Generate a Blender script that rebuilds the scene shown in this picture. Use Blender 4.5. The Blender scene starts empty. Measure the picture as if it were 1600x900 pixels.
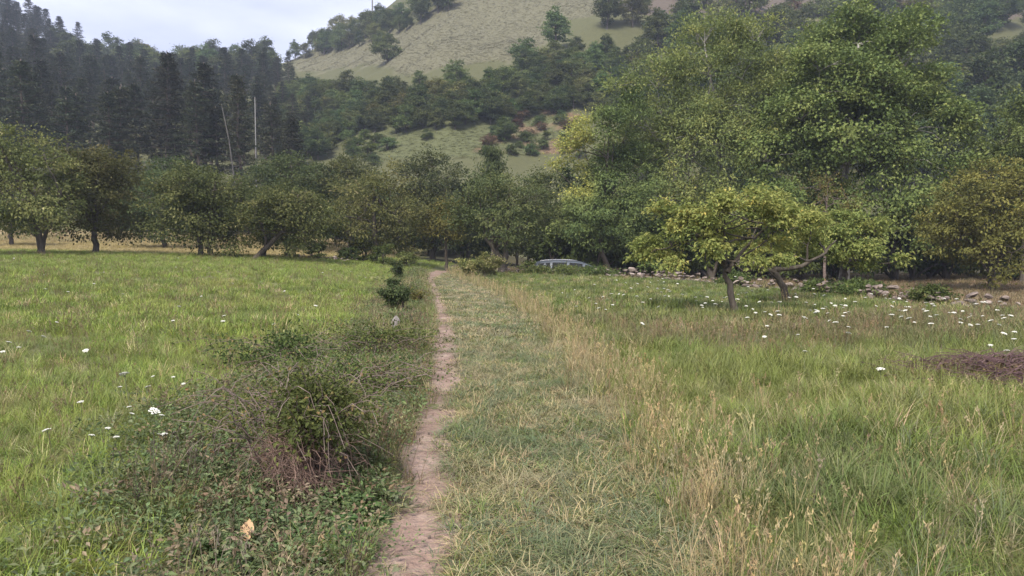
import bpy, math, random
import numpy as np
from mathutils import Vector

# ------------------------------------------------------------------ camera, sky, sun, exposure
S = bpy.context.scene
EYE = 1.6
cam_d = bpy.data.cameras.new('camera'); cam = bpy.data.objects.new('camera', cam_d)
S.collection.objects.link(cam); S.camera = cam
cam.location = (0, 0, EYE)
cam.rotation_euler = (math.radians(90 - 3.1), 0, 0)
cam_d.sensor_width = 36; cam_d.lens = 27; cam_d.clip_start = 0.05; cam_d.clip_end = 4000

SUN_EL, SUN_AZ = 52, 205          # degrees; azimuth clockwise from +Y (the view direction)
W = bpy.data.worlds.new('World'); S.world = W; W.use_nodes = True
nt = W.node_tree; N = nt.nodes; L = nt.links
for n in list(N): N.remove(n)
out = N.new('ShaderNodeOutputWorld'); bg = N.new('ShaderNodeBackground')
sky = N.new('ShaderNodeTexSky'); sky.sky_type = 'NISHITA'; sky.sun_disc = False
sky.sun_elevation = math.radians(SUN_EL); sky.sun_rotation = math.radians(SUN_AZ)
sky.dust_density = 3.0
tc = N.new('ShaderNodeTexCoord'); mp = N.new('ShaderNodeMapping'); mp.inputs['Scale'].default_value = (1, 1, 3.2)
no = N.new('ShaderNodeTexNoise'); no.inputs['Scale'].default_value = 2.3; no.inputs['Detail'].default_value = 6
no.inputs['Roughness'].default_value = 0.5
cr = N.new('ShaderNodeValToRGB')
cr.color_ramp.elements[0].position = 0.36; cr.color_ramp.elements[0].color = (3.5, 3.75, 5.3, 1)
cr.color_ramp.elements[1].position = 0.64; cr.color_ramp.elements[1].color = (7.0, 7.1, 8.3, 1)
mx = N.new('ShaderNodeMixRGB'); mx.inputs[0].default_value = 0.86
L.new(tc.outputs['Generated'], mp.inputs[0]); L.new(mp.outputs[0], no.inputs['Vector'])
L.new(no.outputs[0], cr.inputs[0]); L.new(sky.outputs[0], mx.inputs[1]); L.new(cr.outputs[0], mx.inputs[2])
L.new(mx.outputs[0], bg.inputs[0]); bg.inputs[1].default_value = 0.10; L.new(bg.outputs[0], out.inputs[0])

sd = bpy.data.lights.new('sun', 'SUN'); sd.energy = 3.2; sd.angle = math.radians(14); sd.color = (1, 0.94, 0.83)
sun = bpy.data.objects.new('sun', sd); S.collection.objects.link(sun)
el, az = math.radians(SUN_EL), math.radians(SUN_AZ)
to_sun = Vector((math.sin(az) * math.cos(el), math.cos(az) * math.cos(el), math.sin(el)))
sun.rotation_euler = to_sun.to_track_quat('Z', 'Y').to_euler()
S.view_settings.view_transform = 'Standard'; S.view_settings.look = 'None'
S.view_settings.exposure = 1.02; S.view_settings.gamma = 1
S.cycles.max_bounces = 6; S.cycles.diffuse_bounces = 3; S.cycles.transmission_bounces = 3
S.cycles.volume_bounces = 0; S.cycles.transparent_max_bounces = 6
S.cycles.caustics_reflective = False; S.cycles.caustics_refractive = False

C = S.collection
rng = np.random.default_rng(7)

# ------------------------------------------------------------------ helpers
def sstep(a, b, x):
    t = np.clip((np.asarray(x, float) - a) / (b - a), 0, 1); return t * t * (3 - 2 * t)
def wob(x, y, s=1.0, k=0.0):
    x = np.asarray(x, float) * s; y = np.asarray(y, float) * s
    return (np.sin(x * 1.3 + 1.7 * np.sin(y * 0.9 + k) + k) + np.sin(y * 1.7 + 1.3 * np.sin(x * 1.1 + 2 * k) + 3 * k)
            + 0.6 * np.sin(x * 2.9 + y * 2.3 + k * 5) + 0.5 * np.sin(x * 5.1 - y * 4.3 + k)) / 3.1
class Acc:
    def __init__(s): s.V = []; s.F3 = []; s.F4 = []; s.t3 = []; s.t4 = []; s.n = 0
    def add(s, V, F3=None, F4=None, t=0.5):
        V = np.asarray(V, float).reshape(-1, 3)
        if F3 is not None and len(F3):
            F3 = np.asarray(F3, int); s.F3.append(F3 + s.n); s.t3.append(np.broadcast_to(np.asarray(t, float), (len(F3),)))
        if F4 is not None and len(F4):
            F4 = np.asarray(F4, int); s.F4.append(F4 + s.n); s.t4.append(np.broadcast_to(np.asarray(t, float), (len(F4),)))
        s.V.append(V); s.n += len(V)
    def mesh(s, name, mat, smooth=False):
        me = bpy.data.meshes.new(name)
        V = np.concatenate(s.V) if s.V else np.zeros((0, 3))
        f3 = np.concatenate(s.F3) if s.F3 else np.zeros((0, 3), int)
        f4 = np.concatenate(s.F4) if s.F4 else np.zeros((0, 4), int)
        me.vertices.add(len(V)); me.vertices.foreach_set('co', V.astype(np.float32).ravel())
        loops = np.concatenate([f3.ravel(), f4.ravel()]).astype(np.int32)
        me.loops.add(len(loops)); me.loops.foreach_set('vertex_index', loops)
        nf = len(f3) + len(f4); me.polygons.add(nf)
        ls = np.concatenate([np.arange(len(f3)) * 3, len(f3) * 3 + np.arange(len(f4)) * 4]).astype(np.int32)
        me.polygons.foreach_set('loop_start', ls)
        me.polygons.foreach_set('use_smooth', np.full(nf, smooth))
        me.update(calc_edges=True)
        tint = np.concatenate(s.t3 + s.t4) if nf else np.zeros(0)
        a = me.attributes.new('tint', 'FLOAT', 'FACE'); a.data.foreach_set('value', tint.astype(np.float32))
        if mat is not None: me.materials.append(mat)
        return me
def link(name, me, parent=None, loc=None, rot=None, scale=None):
    o = bpy.data.objects.new(name, me); C.objects.link(o)
    if parent is not None: o.parent = parent
    if loc is not None: o.location = loc
    if rot is not None: o.rotation_euler = rot
    if scale is not None: o.scale = scale
    return o
def tag(o, label, cat=None, group=None, kind=None):
    o['label'] = label
    if cat: o['category'] = cat
    if group: o['group'] = group
    if kind: o['kind'] = kind
    return o
def thing(name, label, cat, loc=(0, 0, 0), rz=0, group=None, scale=1.0):
    o = link(name, None, None, loc, (0, 0, rz), (scale,) * 3 if np.isscalar(scale) else scale)
    return tag(o, label, cat, group)
def copy_thing(src, label, loc, rz=0, scale=1.0, group=None):
    r = src.copy(); C.objects.link(r); r.location = loc; r.rotation_euler = (0, 0, rz)
    r.scale = (scale,) * 3 if np.isscalar(scale) else scale
    r['label'] = label
    if group: r['group'] = group
    for ch in list(src.children):
        c = ch.copy(); C.objects.link(c); c.parent = r
    return r
def unit(v):
    v = np.asarray(v, float); return v / np.maximum(np.linalg.norm(v, axis=-1, keepdims=True), 1e-9)
def tube(acc, P, R, sides=6, t=0.5, rough=0.0, cap=True):
    P = np.asarray(P, float); k = len(P); R = np.broadcast_to(np.asarray(R, float), (k,))
    T = unit(np.gradient(P, axis=0)); ref = np.array([0, 0, 1.0]) if abs(T[0, 2]) < 0.9 else np.array([1.0, 0, 0])
    A = unit(np.cross(T, ref)); B = np.cross(T, A); a = np.arange(sides) * 2 * math.pi / sides
    rr = R[:, None] * (1 + rough * rng.uniform(-1, 1, (k, sides)))
    V = P[:, None, :] + rr[..., None] * (np.cos(a)[None, :, None] * A[:, None, :] + np.sin(a)[None, :, None] * B[:, None, :])
    i = np.arange(k - 1)[:, None] * sides; j = np.arange(sides)[None, :]; j2 = (j + 1) % sides
    F = np.stack([i + j, i + j2, i + sides + j2, i + sides + j], -1).reshape(-1, 4)
    V = V.reshape(-1, 3); F3 = None
    if cap:
        V = np.concatenate([V, P[-1:]]); e = (k - 1) * sides; jj = np.arange(sides)
        F3 = np.stack([e + jj, e + (jj + 1) % sides, np.full(sides, k * sides)], -1)
    acc.add(V, F3, F, t)
def curve(p0, p1, bend=(0, 0, 0), n=6, jit=0.0):
    t = np.linspace(0, 1, n)[:, None]; p0 = np.asarray(p0, float); p1 = np.asarray(p1, float)
    P = p0 * (1 - t) + p1 * t + np.asarray(bend, float) * (4 * t * (1 - t))
    if jit: P[1:-1] += rng.normal(0, jit, (n - 2, 3))
    return P
def leaves(acc, c, d, nrm, ln, wd, tint, fold=0.25):
    c = np.asarray(c, float); m = len(c); d = unit(d); s = unit(np.cross(d, nrm)); n2 = np.cross(s, d)
    ln = np.broadcast_to(ln, (m,))[:, None]; wd = np.broadcast_to(wd, (m,))[:, None]
    b = c - d * ln * .5; tp = c + d * ln * .5 - n2 * ln * .12
    mid = c - d * ln * .06
    l = mid + s * wd * .5 + n2 * wd * fold; r = mid - s * wd * .5 + n2 * wd * fold
    V = np.stack([b, r, tp, l], 1).reshape(-1, 3); i = np.arange(m) * 4
    F = np.concatenate([np.stack([i, i + 1, i + 2], -1), np.stack([i, i + 2, i + 3], -1)])
    acc.add(V, F, None, np.concatenate([tint, tint]))

# ------------------------------------------------------------------ materials
def new_mat(name):
    m = bpy.data.materials.new(name); m.use_nodes = True
    nt = m.node_tree
    for n in list(nt.nodes): nt.nodes.remove(n)
    return m, nt.nodes, nt.links
def ramp(N, cols, pos=None):
    r = N.new('ShaderNodeValToRGB'); e = r.color_ramp.elements
    pos = pos or [i / (len(cols) - 1) for i in range(len(cols))]
    while len(e) < len(cols): e.new(0.5)
    for k, (p, c) in enumerate(zip(pos, cols)): e[k].position = p; e[k].color = (*c, 1)
    return r
def leaf_mat(name, cols, trans=0.3, rough=0.7, vary=0.12, pos=None, gain=1.45):
    cols = [(c[0] * gain * 1.18, c[1] * gain * 1.05, c[2] * gain * .8) for c in cols]
    m, N, L = new_mat(name)
    at = N.new('ShaderNodeAttribute'); at.attribute_name = 'tint'
    r = ramp(N, cols, pos); L.new(at.outputs['Fac'], r.inputs[0])
    oi = N.new('ShaderNodeObjectInfo'); hs = N.new('ShaderNodeHueSaturation')
    mr = N.new('ShaderNodeMapRange'); mr.inputs[3].default_value = 1 - vary * 1.6; mr.inputs[4].default_value = 1 + vary * 1.6
    mh = N.new('ShaderNodeMapRange'); mh.inputs[3].default_value = 0.5 - vary * .16; mh.inputs[4].default_value = 0.5 + vary * .16
    fr = N.new('ShaderNodeMath'); fr.operation = 'MULTIPLY'; fr.inputs[1].default_value = 7.31
    f2 = N.new('ShaderNodeMath'); f2.operation = 'FRACT'
    L.new(oi.outputs['Random'], mr.inputs[0]); L.new(oi.outputs['Random'], fr.inputs[0]); L.new(fr.outputs[0], f2.inputs[0]); L.new(f2.outputs[0], mh.inputs[0])
    L.new(r.outputs[0], hs.inputs['Color']); L.new(mr.outputs[0], hs.inputs['Value']); L.new(mh.outputs[0], hs.inputs['Hue'])
    p = N.new('ShaderNodeBsdfPrincipled'); p.inputs['Roughness'].default_value = rough; p.inputs['Specular IOR Level'].default_value = 0.2
    tr = N.new('ShaderNodeBsdfTranslucent'); ms = N.new('ShaderNodeMixShader'); ms.inputs[0].default_value = trans
    L.new(hs.outputs[0], p.inputs['Base Color']); L.new(hs.outputs[0], tr.inputs[0])
    o = N.new('ShaderNodeOutputMaterial'); L.new(p.outputs[0], ms.inputs[1]); L.new(tr.outputs[0], ms.inputs[2]); L.new(ms.outputs[0], o.inputs[0])
    return m
def tuft_mat(name, trans=0.3):
    m, N, L = new_mat(name)
    at = N.new('ShaderNodeAttribute'); at.attribute_name = 'col'; at.attribute_type = 'INSTANCER'
    a2 = N.new('ShaderNodeAttribute'); a2.attribute_name = 'tint'
    r = ramp(N, [(.72, .62, .5), (1, 1, 1), (1.25, 1.2, 1.0)], [0, .5, 1]); L.new(a2.outputs['Fac'], r.inputs[0])
    mu = N.new('ShaderNodeMixRGB'); mu.blend_type = 'MULTIPLY'; mu.inputs[0].default_value = 1
    L.new(at.outputs['Color'], mu.inputs[1]); L.new(r.outputs[0], mu.inputs[2])
    p = N.new('ShaderNodeBsdfPrincipled'); p.inputs['Roughness'].default_value = .6; p.inputs['Specular IOR Level'].default_value = .3
    tr = N.new('ShaderNodeBsdfTranslucent'); ms = N.new('ShaderNodeMixShader'); ms.inputs[0].default_value = trans
    L.new(mu.outputs[0], p.inputs['Base Color']); L.new(mu.outputs[0], tr.inputs[0])
    o = N.new('ShaderNodeOutputMaterial'); L.new(p.outputs[0], ms.inputs[1]); L.new(tr.outputs[0], ms.inputs[2]); L.new(ms.outputs[0], o.inputs[0])
    return m
def rough_mat(name, cols, scale=4.0, rough=0.9, bump=0.4, detail=8, bscale=None, coords='Object', stretch=(1, 1, 1), spec=.3, bdist=.02):
    m, N, L = new_mat(name)
    t = N.new('ShaderNodeTexCoord'); mp = N.new('ShaderNodeMapping'); mp.inputs['Scale'].default_value = stretch
    L.new(t.outputs[coords], mp.inputs[0])
    n = N.new('ShaderNodeTexNoise'); n.inputs['Scale'].default_value = scale; n.inputs['Detail'].default_value = detail; n.inputs['Roughness'].default_value = .65
    L.new(mp.outputs[0], n.inputs['Vector'])
    r = ramp(N, cols, [0.3 + 0.4 * i / (len(cols) - 1) for i in range(len(cols))]); L.new(n.outputs[0], r.inputs[0])
    p = N.new('ShaderNodeBsdfPrincipled'); p.inputs['Roughness'].default_value = rough; p.inputs['Specular IOR Level'].default_value = spec
    L.new(r.outputs[0], p.inputs['Base Color'])
    if bump:
        n2 = N.new('ShaderNodeTexNoise'); n2.inputs['Scale'].default_value = bscale or scale * 4; n2.inputs['Detail'].default_value = 6
        L.new(mp.outputs[0], n2.inputs['Vector'])
        b = N.new('ShaderNodeBump'); b.inputs['Strength'].default_value = bump; b.inputs['Distance'].default_value = bdist
        L.new(n2.outputs[0], b.inputs['Height']); L.new(b.outputs[0], p.inputs['Normal'])
    o = N.new('ShaderNodeOutputMaterial'); L.new(p.outputs[0], o.inputs[0])
    return m
def plain_mat(name, col, rough=.5, metal=0, spec=.5, trans=0):
    m, N, L = new_mat(name); p = N.new('ShaderNodeBsdfPrincipled')
    n = N.new('ShaderNodeTexNoise'); n.inputs['Scale'].default_value = 9; n.inputs['Detail'].default_value = 5
    r = ramp(N, [tuple(c * .8 for c in col), tuple(min(1, c * 1.12) for c in col)], [.35, .65]); L.new(n.outputs[0], r.inputs[0]); L.new(r.outputs[0], p.inputs['Base Color'])
    p.inputs['Roughness'].default_value = rough; p.inputs['Metallic'].default_value = metal; p.inputs['Specular IOR Level'].default_value = spec
    p.inputs['Transmission Weight'].default_value = trans
    o = N.new('ShaderNodeOutputMaterial'); L.new(p.outputs[0], o.inputs[0]); return m

M = {}
M['bark'] = rough_mat('bark', [(.035, .028, .022), (.085, .07, .055), (.13, .115, .095)], 3, .95, .8, stretch=(3, 3, .6), bscale=14)
M['bark_pale'] = rough_mat('bark_pale', [(.16, .15, .13), (.24, .225, .2), (.32, .3, .27)], 3, .9, .5, stretch=(2, 2, .6))
M['bark_pine'] = rough_mat('bark_pine', [(.06, .045, .038), (.11, .085, .07), (.16, .13, .11)], 2, .95, .5, stretch=(2, 2, .5))
M['wood_white'] = rough_mat('wood_white', [(.13, .13, .125), (.21, .205, .2)], 3, .8, .3)
M['twig'] = rough_mat('twig', [(.07, .05, .04), (.16, .12, .10), (.26, .21, .18)], 5, .9, .3)
M['thatch'] = rough_mat('thatch', [(.09, .055, .045), (.19, .125, .10), (.3, .21, .17)], 6, .95, .3)
M['stone'] = rough_mat('stone', [(.075, .06, .05), (.165, .13, .112), (.28, .225, .195)], 3.5, .92, .7, bscale=9)
M['stone_pale'] = rough_mat('stone_pale', [(.17, .14, .12), (.29, .235, .205), (.4, .33, .29)], 3.5, .9, .5, bscale=9)
M['stone_white'] = rough_mat('stone_white', [(.2, .175, .165), (.34, .31, .3)], 6, .9, .4)
G1, G2, G3 = (.036, .056, .022), (.062, .088, .032), (.105, .128, .05)
M['leaf_orchard'] = leaf_mat('leaf_orchard', [(.036, .05, .023), (.068, .087, .037), (.115, .128, .06), (.26, .26, .18)], pos=[0, .45, .82, 1], gain=1.6, vary=.22)
M['leaf_dark'] = leaf_mat('leaf_dark', [(.026, .042, .022), (.048, .07, .034), (.085, .105, .05)])
M['leaf_ash'] = leaf_mat('leaf_ash', [(.042, .066, .032), (.078, .11, .048), (.13, .16, .07), (.24, .235, .085)], pos=[0, .4, .8, 1], gain=1.75)
M['leaf_maple'] = leaf_mat('leaf_maple', [(.034, .054, .024), (.065, .09, .034), (.125, .145, .06), (.2, .2, .09)], pos=[0, .45, .82, 1], gain=1.95)
M['leaf_fruit'] = leaf_mat('leaf_fruit', [(.06, .09, .034), (.11, .148, .055), (.18, .205, .082), (.31, .285, .10)], trans=.36, vary=.04, gain=1.6, pos=[0, .4, .82, 1])
M['leaf_orange'] = leaf_mat('leaf_orange', [(.05, .06, .022), (.10, .112, .038), (.18, .172, .06), (.25, .2, .08)], pos=[0, .45, .85, 1], gain=1.85)
M['leaf_brownish'] = leaf_mat('leaf_brownish', [(.042, .045, .02), (.08, .078, .032), (.12, .105, .045)])
M['leaf_hill'] = leaf_mat('leaf_hill', [(.028, .046, .022), (.052, .078, .034), (.085, .11, .048)], vary=.2, gain=1.75)
M['needle'] = leaf_mat('needle', [(.014, .022, .016), (.026, .036, .026), (.05, .056, .04)], trans=.12, vary=.2)
M['leaf_bramble'] = leaf_mat('leaf_bramble', [(.03, .046, .02), (.055, .082, .03), (.10, .13, .05), (.16, .12, .07)], pos=[0, .5, .9, 1])
M['leaf_heath'] = leaf_mat('leaf_heath', [(.05, .042, .034), (.09, .066, .05), (.13, .10, .07)], vary=.2)
M['leaf_dead'] = leaf_mat('leaf_dead', [(.10, .06, .045), (.17, .11, .085), (.26, .19, .15)], trans=.1)
M['tuft'] = tuft_mat('tuft')
M['petal'] = plain_mat('petal', (.62, .61, .54), .85)
M['stem'] = plain_mat('stem', (.12, .14, .06), .7)

# ------------------------------------------------------------------ terrain
def lin(xs, ys):
    return lambda v: np.interp(v, xs, ys)
path_x = lin([-6, 2, 3.9, 4.6, 6.1, 8.9, 11.6, 16.7, 22.6, 35, 44, 48, 53, 60], [-.55, -.5, -.52, -.53, -.70, -.83, -1.04, -1.53, -2.2, -3.75, -4.45, -4.2, -2.6, 2.0])
path_w = lin([0, 4, 6, 9, 12, 20, 35, 48, 60], [.6, .56, .48, .54, .5, .44, .44, .9, .8])
swath_x = lin([-6, 2, 3.9, 6.1, 11, 18.3, 29.5, 42, 48, 60], [1.1, 1.02, 1.03, 1.07, .92, .46, -1.0, -3.3, -3.6, -1])
weed_x = lin([-6, 2, 3.9, 6.1, 8.9, 13, 18, 29, 45, 60], [-1.7, -1.7, -2.0, -2.9, -3.1, -2.9, -3.4, -4.7, -5.4, -5])
WALL = np.array([[0.6, 44.6], [2.2, 43.2], [4.2, 42], [6.1, 40], [8.6, 33], [10.7, 25.6], [12.4, 18.6], [13.6, 13.0], [15, 6]])
def wall_d(x, y):
    """signed distance to the wall line, positive beyond it (to the right / away)"""
    x = np.asarray(x, float); y = np.asarray(y, float)
    best = np.full(x.shape, 1e9); sg = np.ones(x.shape)
    for a, b in zip(WALL[:-1], WALL[1:]):
        d = b - a; l2 = d @ d; t = np.clip(((x - a[0]) * d[0] + (y - a[1]) * d[1]) / l2, 0, 1)
        qx, qy = x - a[0] - t * d[0], y - a[1] - t * d[1]; dd = np.hypot(qx, qy)
        cr = d[0] * qy - d[1] * qx
        u = dd < best; best = np.where(u, dd, best); sg = np.where(u, np.sign(cr), sg)
    return best * sg
HX = [-3, -.8, -.66, -.57, -.45, -.32, -.24, -.17, -.08, .1, .5, 1.0, 3]
HZ = [74, 84, 80, 66, 61, 62, 70, 82, 106, 118, 122, 120, 120]
def height(x, y):
    x = np.asarray(x, float); y = np.asarray(y, float)
    lft = np.maximum(0, -x - 4)
    z = 1.4 * (1 - np.exp(-lft / 9)) * sstep(6, 42, y)
    z = z + 0.045 * np.clip(y - 46, 0, 45) * sstep(8, 22, lft) * .8
    z = z - 0.75 * sstep(.4, 3.6, wall_d(x, y)) * sstep(-1.5, 3, x)
    z = z + 0.05 * wob(x, y, .35) * sstep(3, 9, np.hypot(x, y)) + .02 * wob(x, y, 1.3, 2)
    yy = np.maximum(y, 1.0); u = x / np.maximum(yy, 20)
    H = np.interp(u, HX, HZ)
    t = (y - 84) / 196.0
    tt = np.clip(t, 0, None)
    prof = np.where(tt < 1, tt ** 1.08, 1 - .35 * (tt - 1))
    prof = np.maximum(prof, .2 * (tt > .5))
    hill = H * prof
    bumps = (2.2 * wob(x, y, .06, 1) + .35 * wob(x, y, .16, 4)) * sstep(.02, .3, tt)
    return z + hill + bumps
def hz(x, y): return float(height(np.array([x]), np.array([y]))[0])
def ground_at(bearing, rise, y0=60, y1=330):
    """ground point met by the line of sight with the given bearing (x/y) and rise (dz/dy)"""
    ys = np.linspace(y0, y1, 600); zs = height(bearing * ys, ys) - EYE
    k = np.argmax(zs - rise * ys > 0)
    if not (zs - rise * ys > 0).any(): return None
    return bearing * ys[k], ys[k], zs[k] + EYE
def px(x, yv): return (x - 800) / 1200 * yv               # bearing in 1/1200ths, at distance yv
def rise(y): return (385 - y) / 1200

def sheet(name, ys, us, wx, mat):
    """a grid whose rows lie across the valley, wider with distance"""
    Y = np.repeat(np.asarray(ys)[:, None], len(us), 1); X = np.asarray(us)[None, :] * wx(np.asarray(ys))[:, None]
    Z = height(X, Y); V = np.stack([X, Y, Z], -1).reshape(-1, 3)
    n = len(us); i = np.arange(len(ys) - 1)[:, None] * n + np.arange(n - 1)[None, :]
    F = np.stack([i, i + 1, i + n + 1, i + n], -1).reshape(-1, 4)
    a = Acc(); a.add(V, None, F); return a, V
us = np.sinh(np.linspace(-3.2, 3.2, 260)); us = us / us[-1] * 1.6
ys = np.concatenate([np.linspace(-30, 0, 20)[:-1], np.linspace(0, 30, 110)[:-1], np.linspace(30, 86, 110)])
def ground_mat(name, soft=1.0):
    m, N, L = new_mat(name)
    at = N.new('ShaderNodeAttribute'); at.attribute_name = 'cover'
    t = N.new('ShaderNodeTexCoord')
    n1 = N.new('ShaderNodeTexNoise'); n1.inputs['Scale'].default_value = 1.2; n1.inputs['Detail'].default_value = 10; n1.inputs['Roughness'].default_value = .7
    n2 = N.new('ShaderNodeTexNoise'); n2.inputs['Scale'].default_value = 22; n2.inputs['Detail'].default_value = 5
    L.new(t.outputs['Object'], n1.inputs['Vector']); L.new(t.outputs['Object'], n2.inputs['Vector'])
    r = ramp(N, [tuple(1 + (q - 1) * soft for q in c3) for c3 in ((.62, .6, .55), (1, 1, 1), (1.3, 1.27, 1.15))], [.3, .5, .7]); L.new(n1.outputs[0], r.inputs[0])
    r2 = ramp(N, [(.7, .7, .7), (1.25, 1.22, 1.2)], [.3, .7]); L.new(n2.outputs[0], r2.inputs[0])
    a = N.new('ShaderNodeMixRGB'); a.blend_type = 'MULTIPLY'; a.inputs[0].default_value = 1
    b = N.new('ShaderNodeMixRGB'); b.blend_type = 'MULTIPLY'; b.inputs[0].default_value = 1
    L.new(at.outputs['Color'], a.inputs[1]); L.new(r.outputs[0], a.inputs[2]); L.new(a.outputs[0], b.inputs[1]); L.new(r2.outputs[0], b.inputs[2])
    p = N.new('ShaderNodeBsdfPrincipled'); p.inputs['Roughness'].default_value = .95; p.inputs['Specular IOR Level'].default_value = .2
    bp = N.new('ShaderNodeBump'); bp.inputs['Strength'].default_value = .6 * soft; bp.inputs['Distance'].default_value = .05
    L.new(n2.outputs[0], bp.inputs['Height']); L.new(bp.outputs[0], p.inputs['Normal']); L.new(b.outputs[0], p.inputs['Base Color'])
    o = N.new('ShaderNodeOutputMaterial'); L.new(p.outputs[0], o.inputs[0]); return m
M['ground'] = ground_mat('ground'); M['hill_ground'] = ground_mat('hill_ground', .4)
def set_cover(me, cols):
    a = me.attributes.new('cover', 'FLOAT_COLOR', 'POINT')
    a.data.foreach_set('color', np.concatenate([cols, np.ones((len(cols), 1))], 1).astype(np.float32).ravel())
def mixc(c, col, w): return c * (1 - w[:, None]) + np.asarray(col)[None, :] * w[:, None]
def field_cover(x, y):
    """colour of soil, litter and low growth under the grass"""
    c = np.tile(np.array([.13, .135, .06]), (len(x), 1))
    pxx, pw, sw, wx_ = path_x(y), path_w(y), swath_x(y), weed_x(y)
    inn = sstep(0, .3, x - (pxx)) * sstep(0, .3, sw + .3 - x)
    c = mixc(c, (.17, .15, .095), inn * (y < 60))
    c = mixc(c, (.085, .075, .045), sstep(0, .5, x - wx_) * sstep(0, .3, pxx - x) * (y < 45))
    c = mixc(c, (.20, .15, .09), sstep(.2, 1.5, wall_d(x, y)) * sstep(0, 3, x))
    c = mixc(c, (.24, .195, .11), sstep(44, 50, y) * sstep(-9, -14, x))
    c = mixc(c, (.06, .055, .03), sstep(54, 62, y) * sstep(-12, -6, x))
    return c
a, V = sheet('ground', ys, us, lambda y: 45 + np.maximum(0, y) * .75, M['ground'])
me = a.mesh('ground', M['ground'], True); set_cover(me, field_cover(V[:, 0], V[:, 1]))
tag(link('ground', me), 'flat valley floor meadow of rough green grass crossed by a footpath', kind='structure')

def in_poly(x, y, P):
    P = np.asarray(P, float); r = np.zeros(np.shape(x), bool); j = len(P) - 1
    for i in range(len(P)):
        c = ((P[i, 1] > y) != (P[j, 1] > y)) & (x < (P[j, 0] - P[i, 0]) * (y - P[i, 1]) / (P[j, 1] - P[i, 1] + 1e-12) + P[i, 0]); r ^= c; j = i
    return r
# patches of the hillside, as bearing and rise seen from the valley floor (1/1200 units)
MEADOW_UP = [(455, 95), (600, 62), (655, 40), (720, -5), (760, -60), (1000, -60), (960, 5), (930, 30), (880, 40), (850, 75), (800, 100), (690, 110), (640, 125), (600, 105), (480, 118)]
MEADOW_LOW = [(520, 215), (600, 196), (700, 195), (790, 180), (880, 165), (905, 205), (880, 240), (740, 250), (560, 255)]
BRACKEN = [(740, 240), (780, 205), (850, 178), (900, 180), (905, 245)]
HEATH = [(955, 10), (1000, -30), (1640, -60), (1640, 30), (1300, 45), (1180, 35), (1000, 30)]
MEADOW_R = [(1150, 60), (1180, 30), (1260, 25), (1290, 55)]
us2 = np.linspace(-1.5, 1.5, 420); ys2 = np.concatenate([np.linspace(86, 300, 260)[:-1], np.linspace(300, 700, 30)])
a, V = sheet('hillside', ys2, us2, lambda y: 45 + y * .75, M['ground'])
bx = 800 + 1200 * V[:, 0] / V[:, 1]; by = 385 - 1200 * (V[:, 2] - EYE) / V[:, 1]
jx = bx + 9 * wob(V[:, 0], V[:, 1], .3, 2); jy = by + 6 * wob(V[:, 0], V[:, 1], .35, 5)
c = np.tile(np.array([.085, .088, .042]), (len(V), 1))
c = mixc(c, (.122, .118, .074), in_poly(jx, jy, MEADOW_UP).astype(float))
c = mixc(c, (.095, .104, .048), in_poly(jx, jy, MEADOW_LOW).astype(float))
c = mixc(c, (.17, .115, .075), in_poly(jx, jy, BRACKEN).astype(float) * sstep(-.3, .5, wob(V[:, 0], V[:, 1], .4, 9)))
c = mixc(c, (.10, .082, .066), in_poly(jx, jy, HEATH).astype(float))
c = mixc(c, (.16, .165, .075), in_poly(jx, jy, MEADOW_R).astype(float))
me = a.mesh('hillside', M['hill_ground'], True); set_cover(me, c)
tag(link('hillside', me), 'steep hillside with a tan pasture near the top and woods below', kind='structure')

# footpath: bare pinkish earth, with an uneven edge
M['earth'] = rough_mat('earth', [(.13, .085, .065), (.24, .165, .132), (.34, .255, .21)], 2.2, .95, 1.0, detail=12, bscale=19, bdist=.05)
pa = Acc(); yv = np.concatenate([np.linspace(-4, 25, 200)[:-1], np.linspace(25, 56, 90)]); rows = []
for q in np.linspace(-1, 1, 9):
    w = path_w(yv) * .5 * (1 + .28 * wob(yv * 1.7, yv * 0 + np.sign(q) * 3, 1.0, 3) * abs(q) + .16 * wob(yv * 5, yv * 0 + q * 2, 1, 1) * abs(q))
    xx = path_x(yv) + q * w; zz = height(xx, yv) + .014 - .012 * (1 - q * q) + .004 * wob(xx, yv, 6) - (.02 if abs(q) == 1 else 0)
    rows.append(np.stack([xx, yv, zz], -1))
V = np.stack(rows, 1); k, n = V.shape[:2]; i = np.arange(k - 1)[:, None] * n + np.arange(n - 1)[None, :]
pa.add(V.reshape(-1, 3), None, np.stack([i, i + 1, i + n + 1, i + n], -1).reshape(-1, 4))
tag(link('path', pa.mesh('path', M['earth'], True)), 'narrow trodden footpath of bare pinkish earth', kind='structure')

# ------------------------------------------------------------------ trees
def auto_lobes(W, zb, H, n=8, shape='round', off=(0, 0)):
    Lb = []; hc = H - zb; cz = zb + hc * (.5 if shape == 'round' else .45)
    Lb.append((off[0], off[1], cz, W * .36, W * .36, hc * .46))
    for k in range(n):
        a = 2 * math.pi * (k / n) + rng.uniform(-.4, .4); f = rng.uniform(.2, .85)
        prof = math.sin(math.pi * (0.12 + .8 * f)) if shape == 'round' else (1.02 - .78 * f ** 1.5)
        if shape == 'umbrella': prof = .6 + .4 * math.sin(math.pi * f)
        r = W * rng.uniform(.15, .24); rad = max(0, W * .5 * prof - r * .75)
        Lb.append((off[0] + math.cos(a) * rad, off[1] + math.sin(a) * rad, zb + hc * f * .92 + r * .1, r, r, r * rng.uniform(.75, 1.1)))
    r = W * .2
    Lb.append((off[0] + rng.uniform(-.08, .08) * W, off[1], H - r * .9, r, r, r * .95))
    return np.array(Lb)
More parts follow.
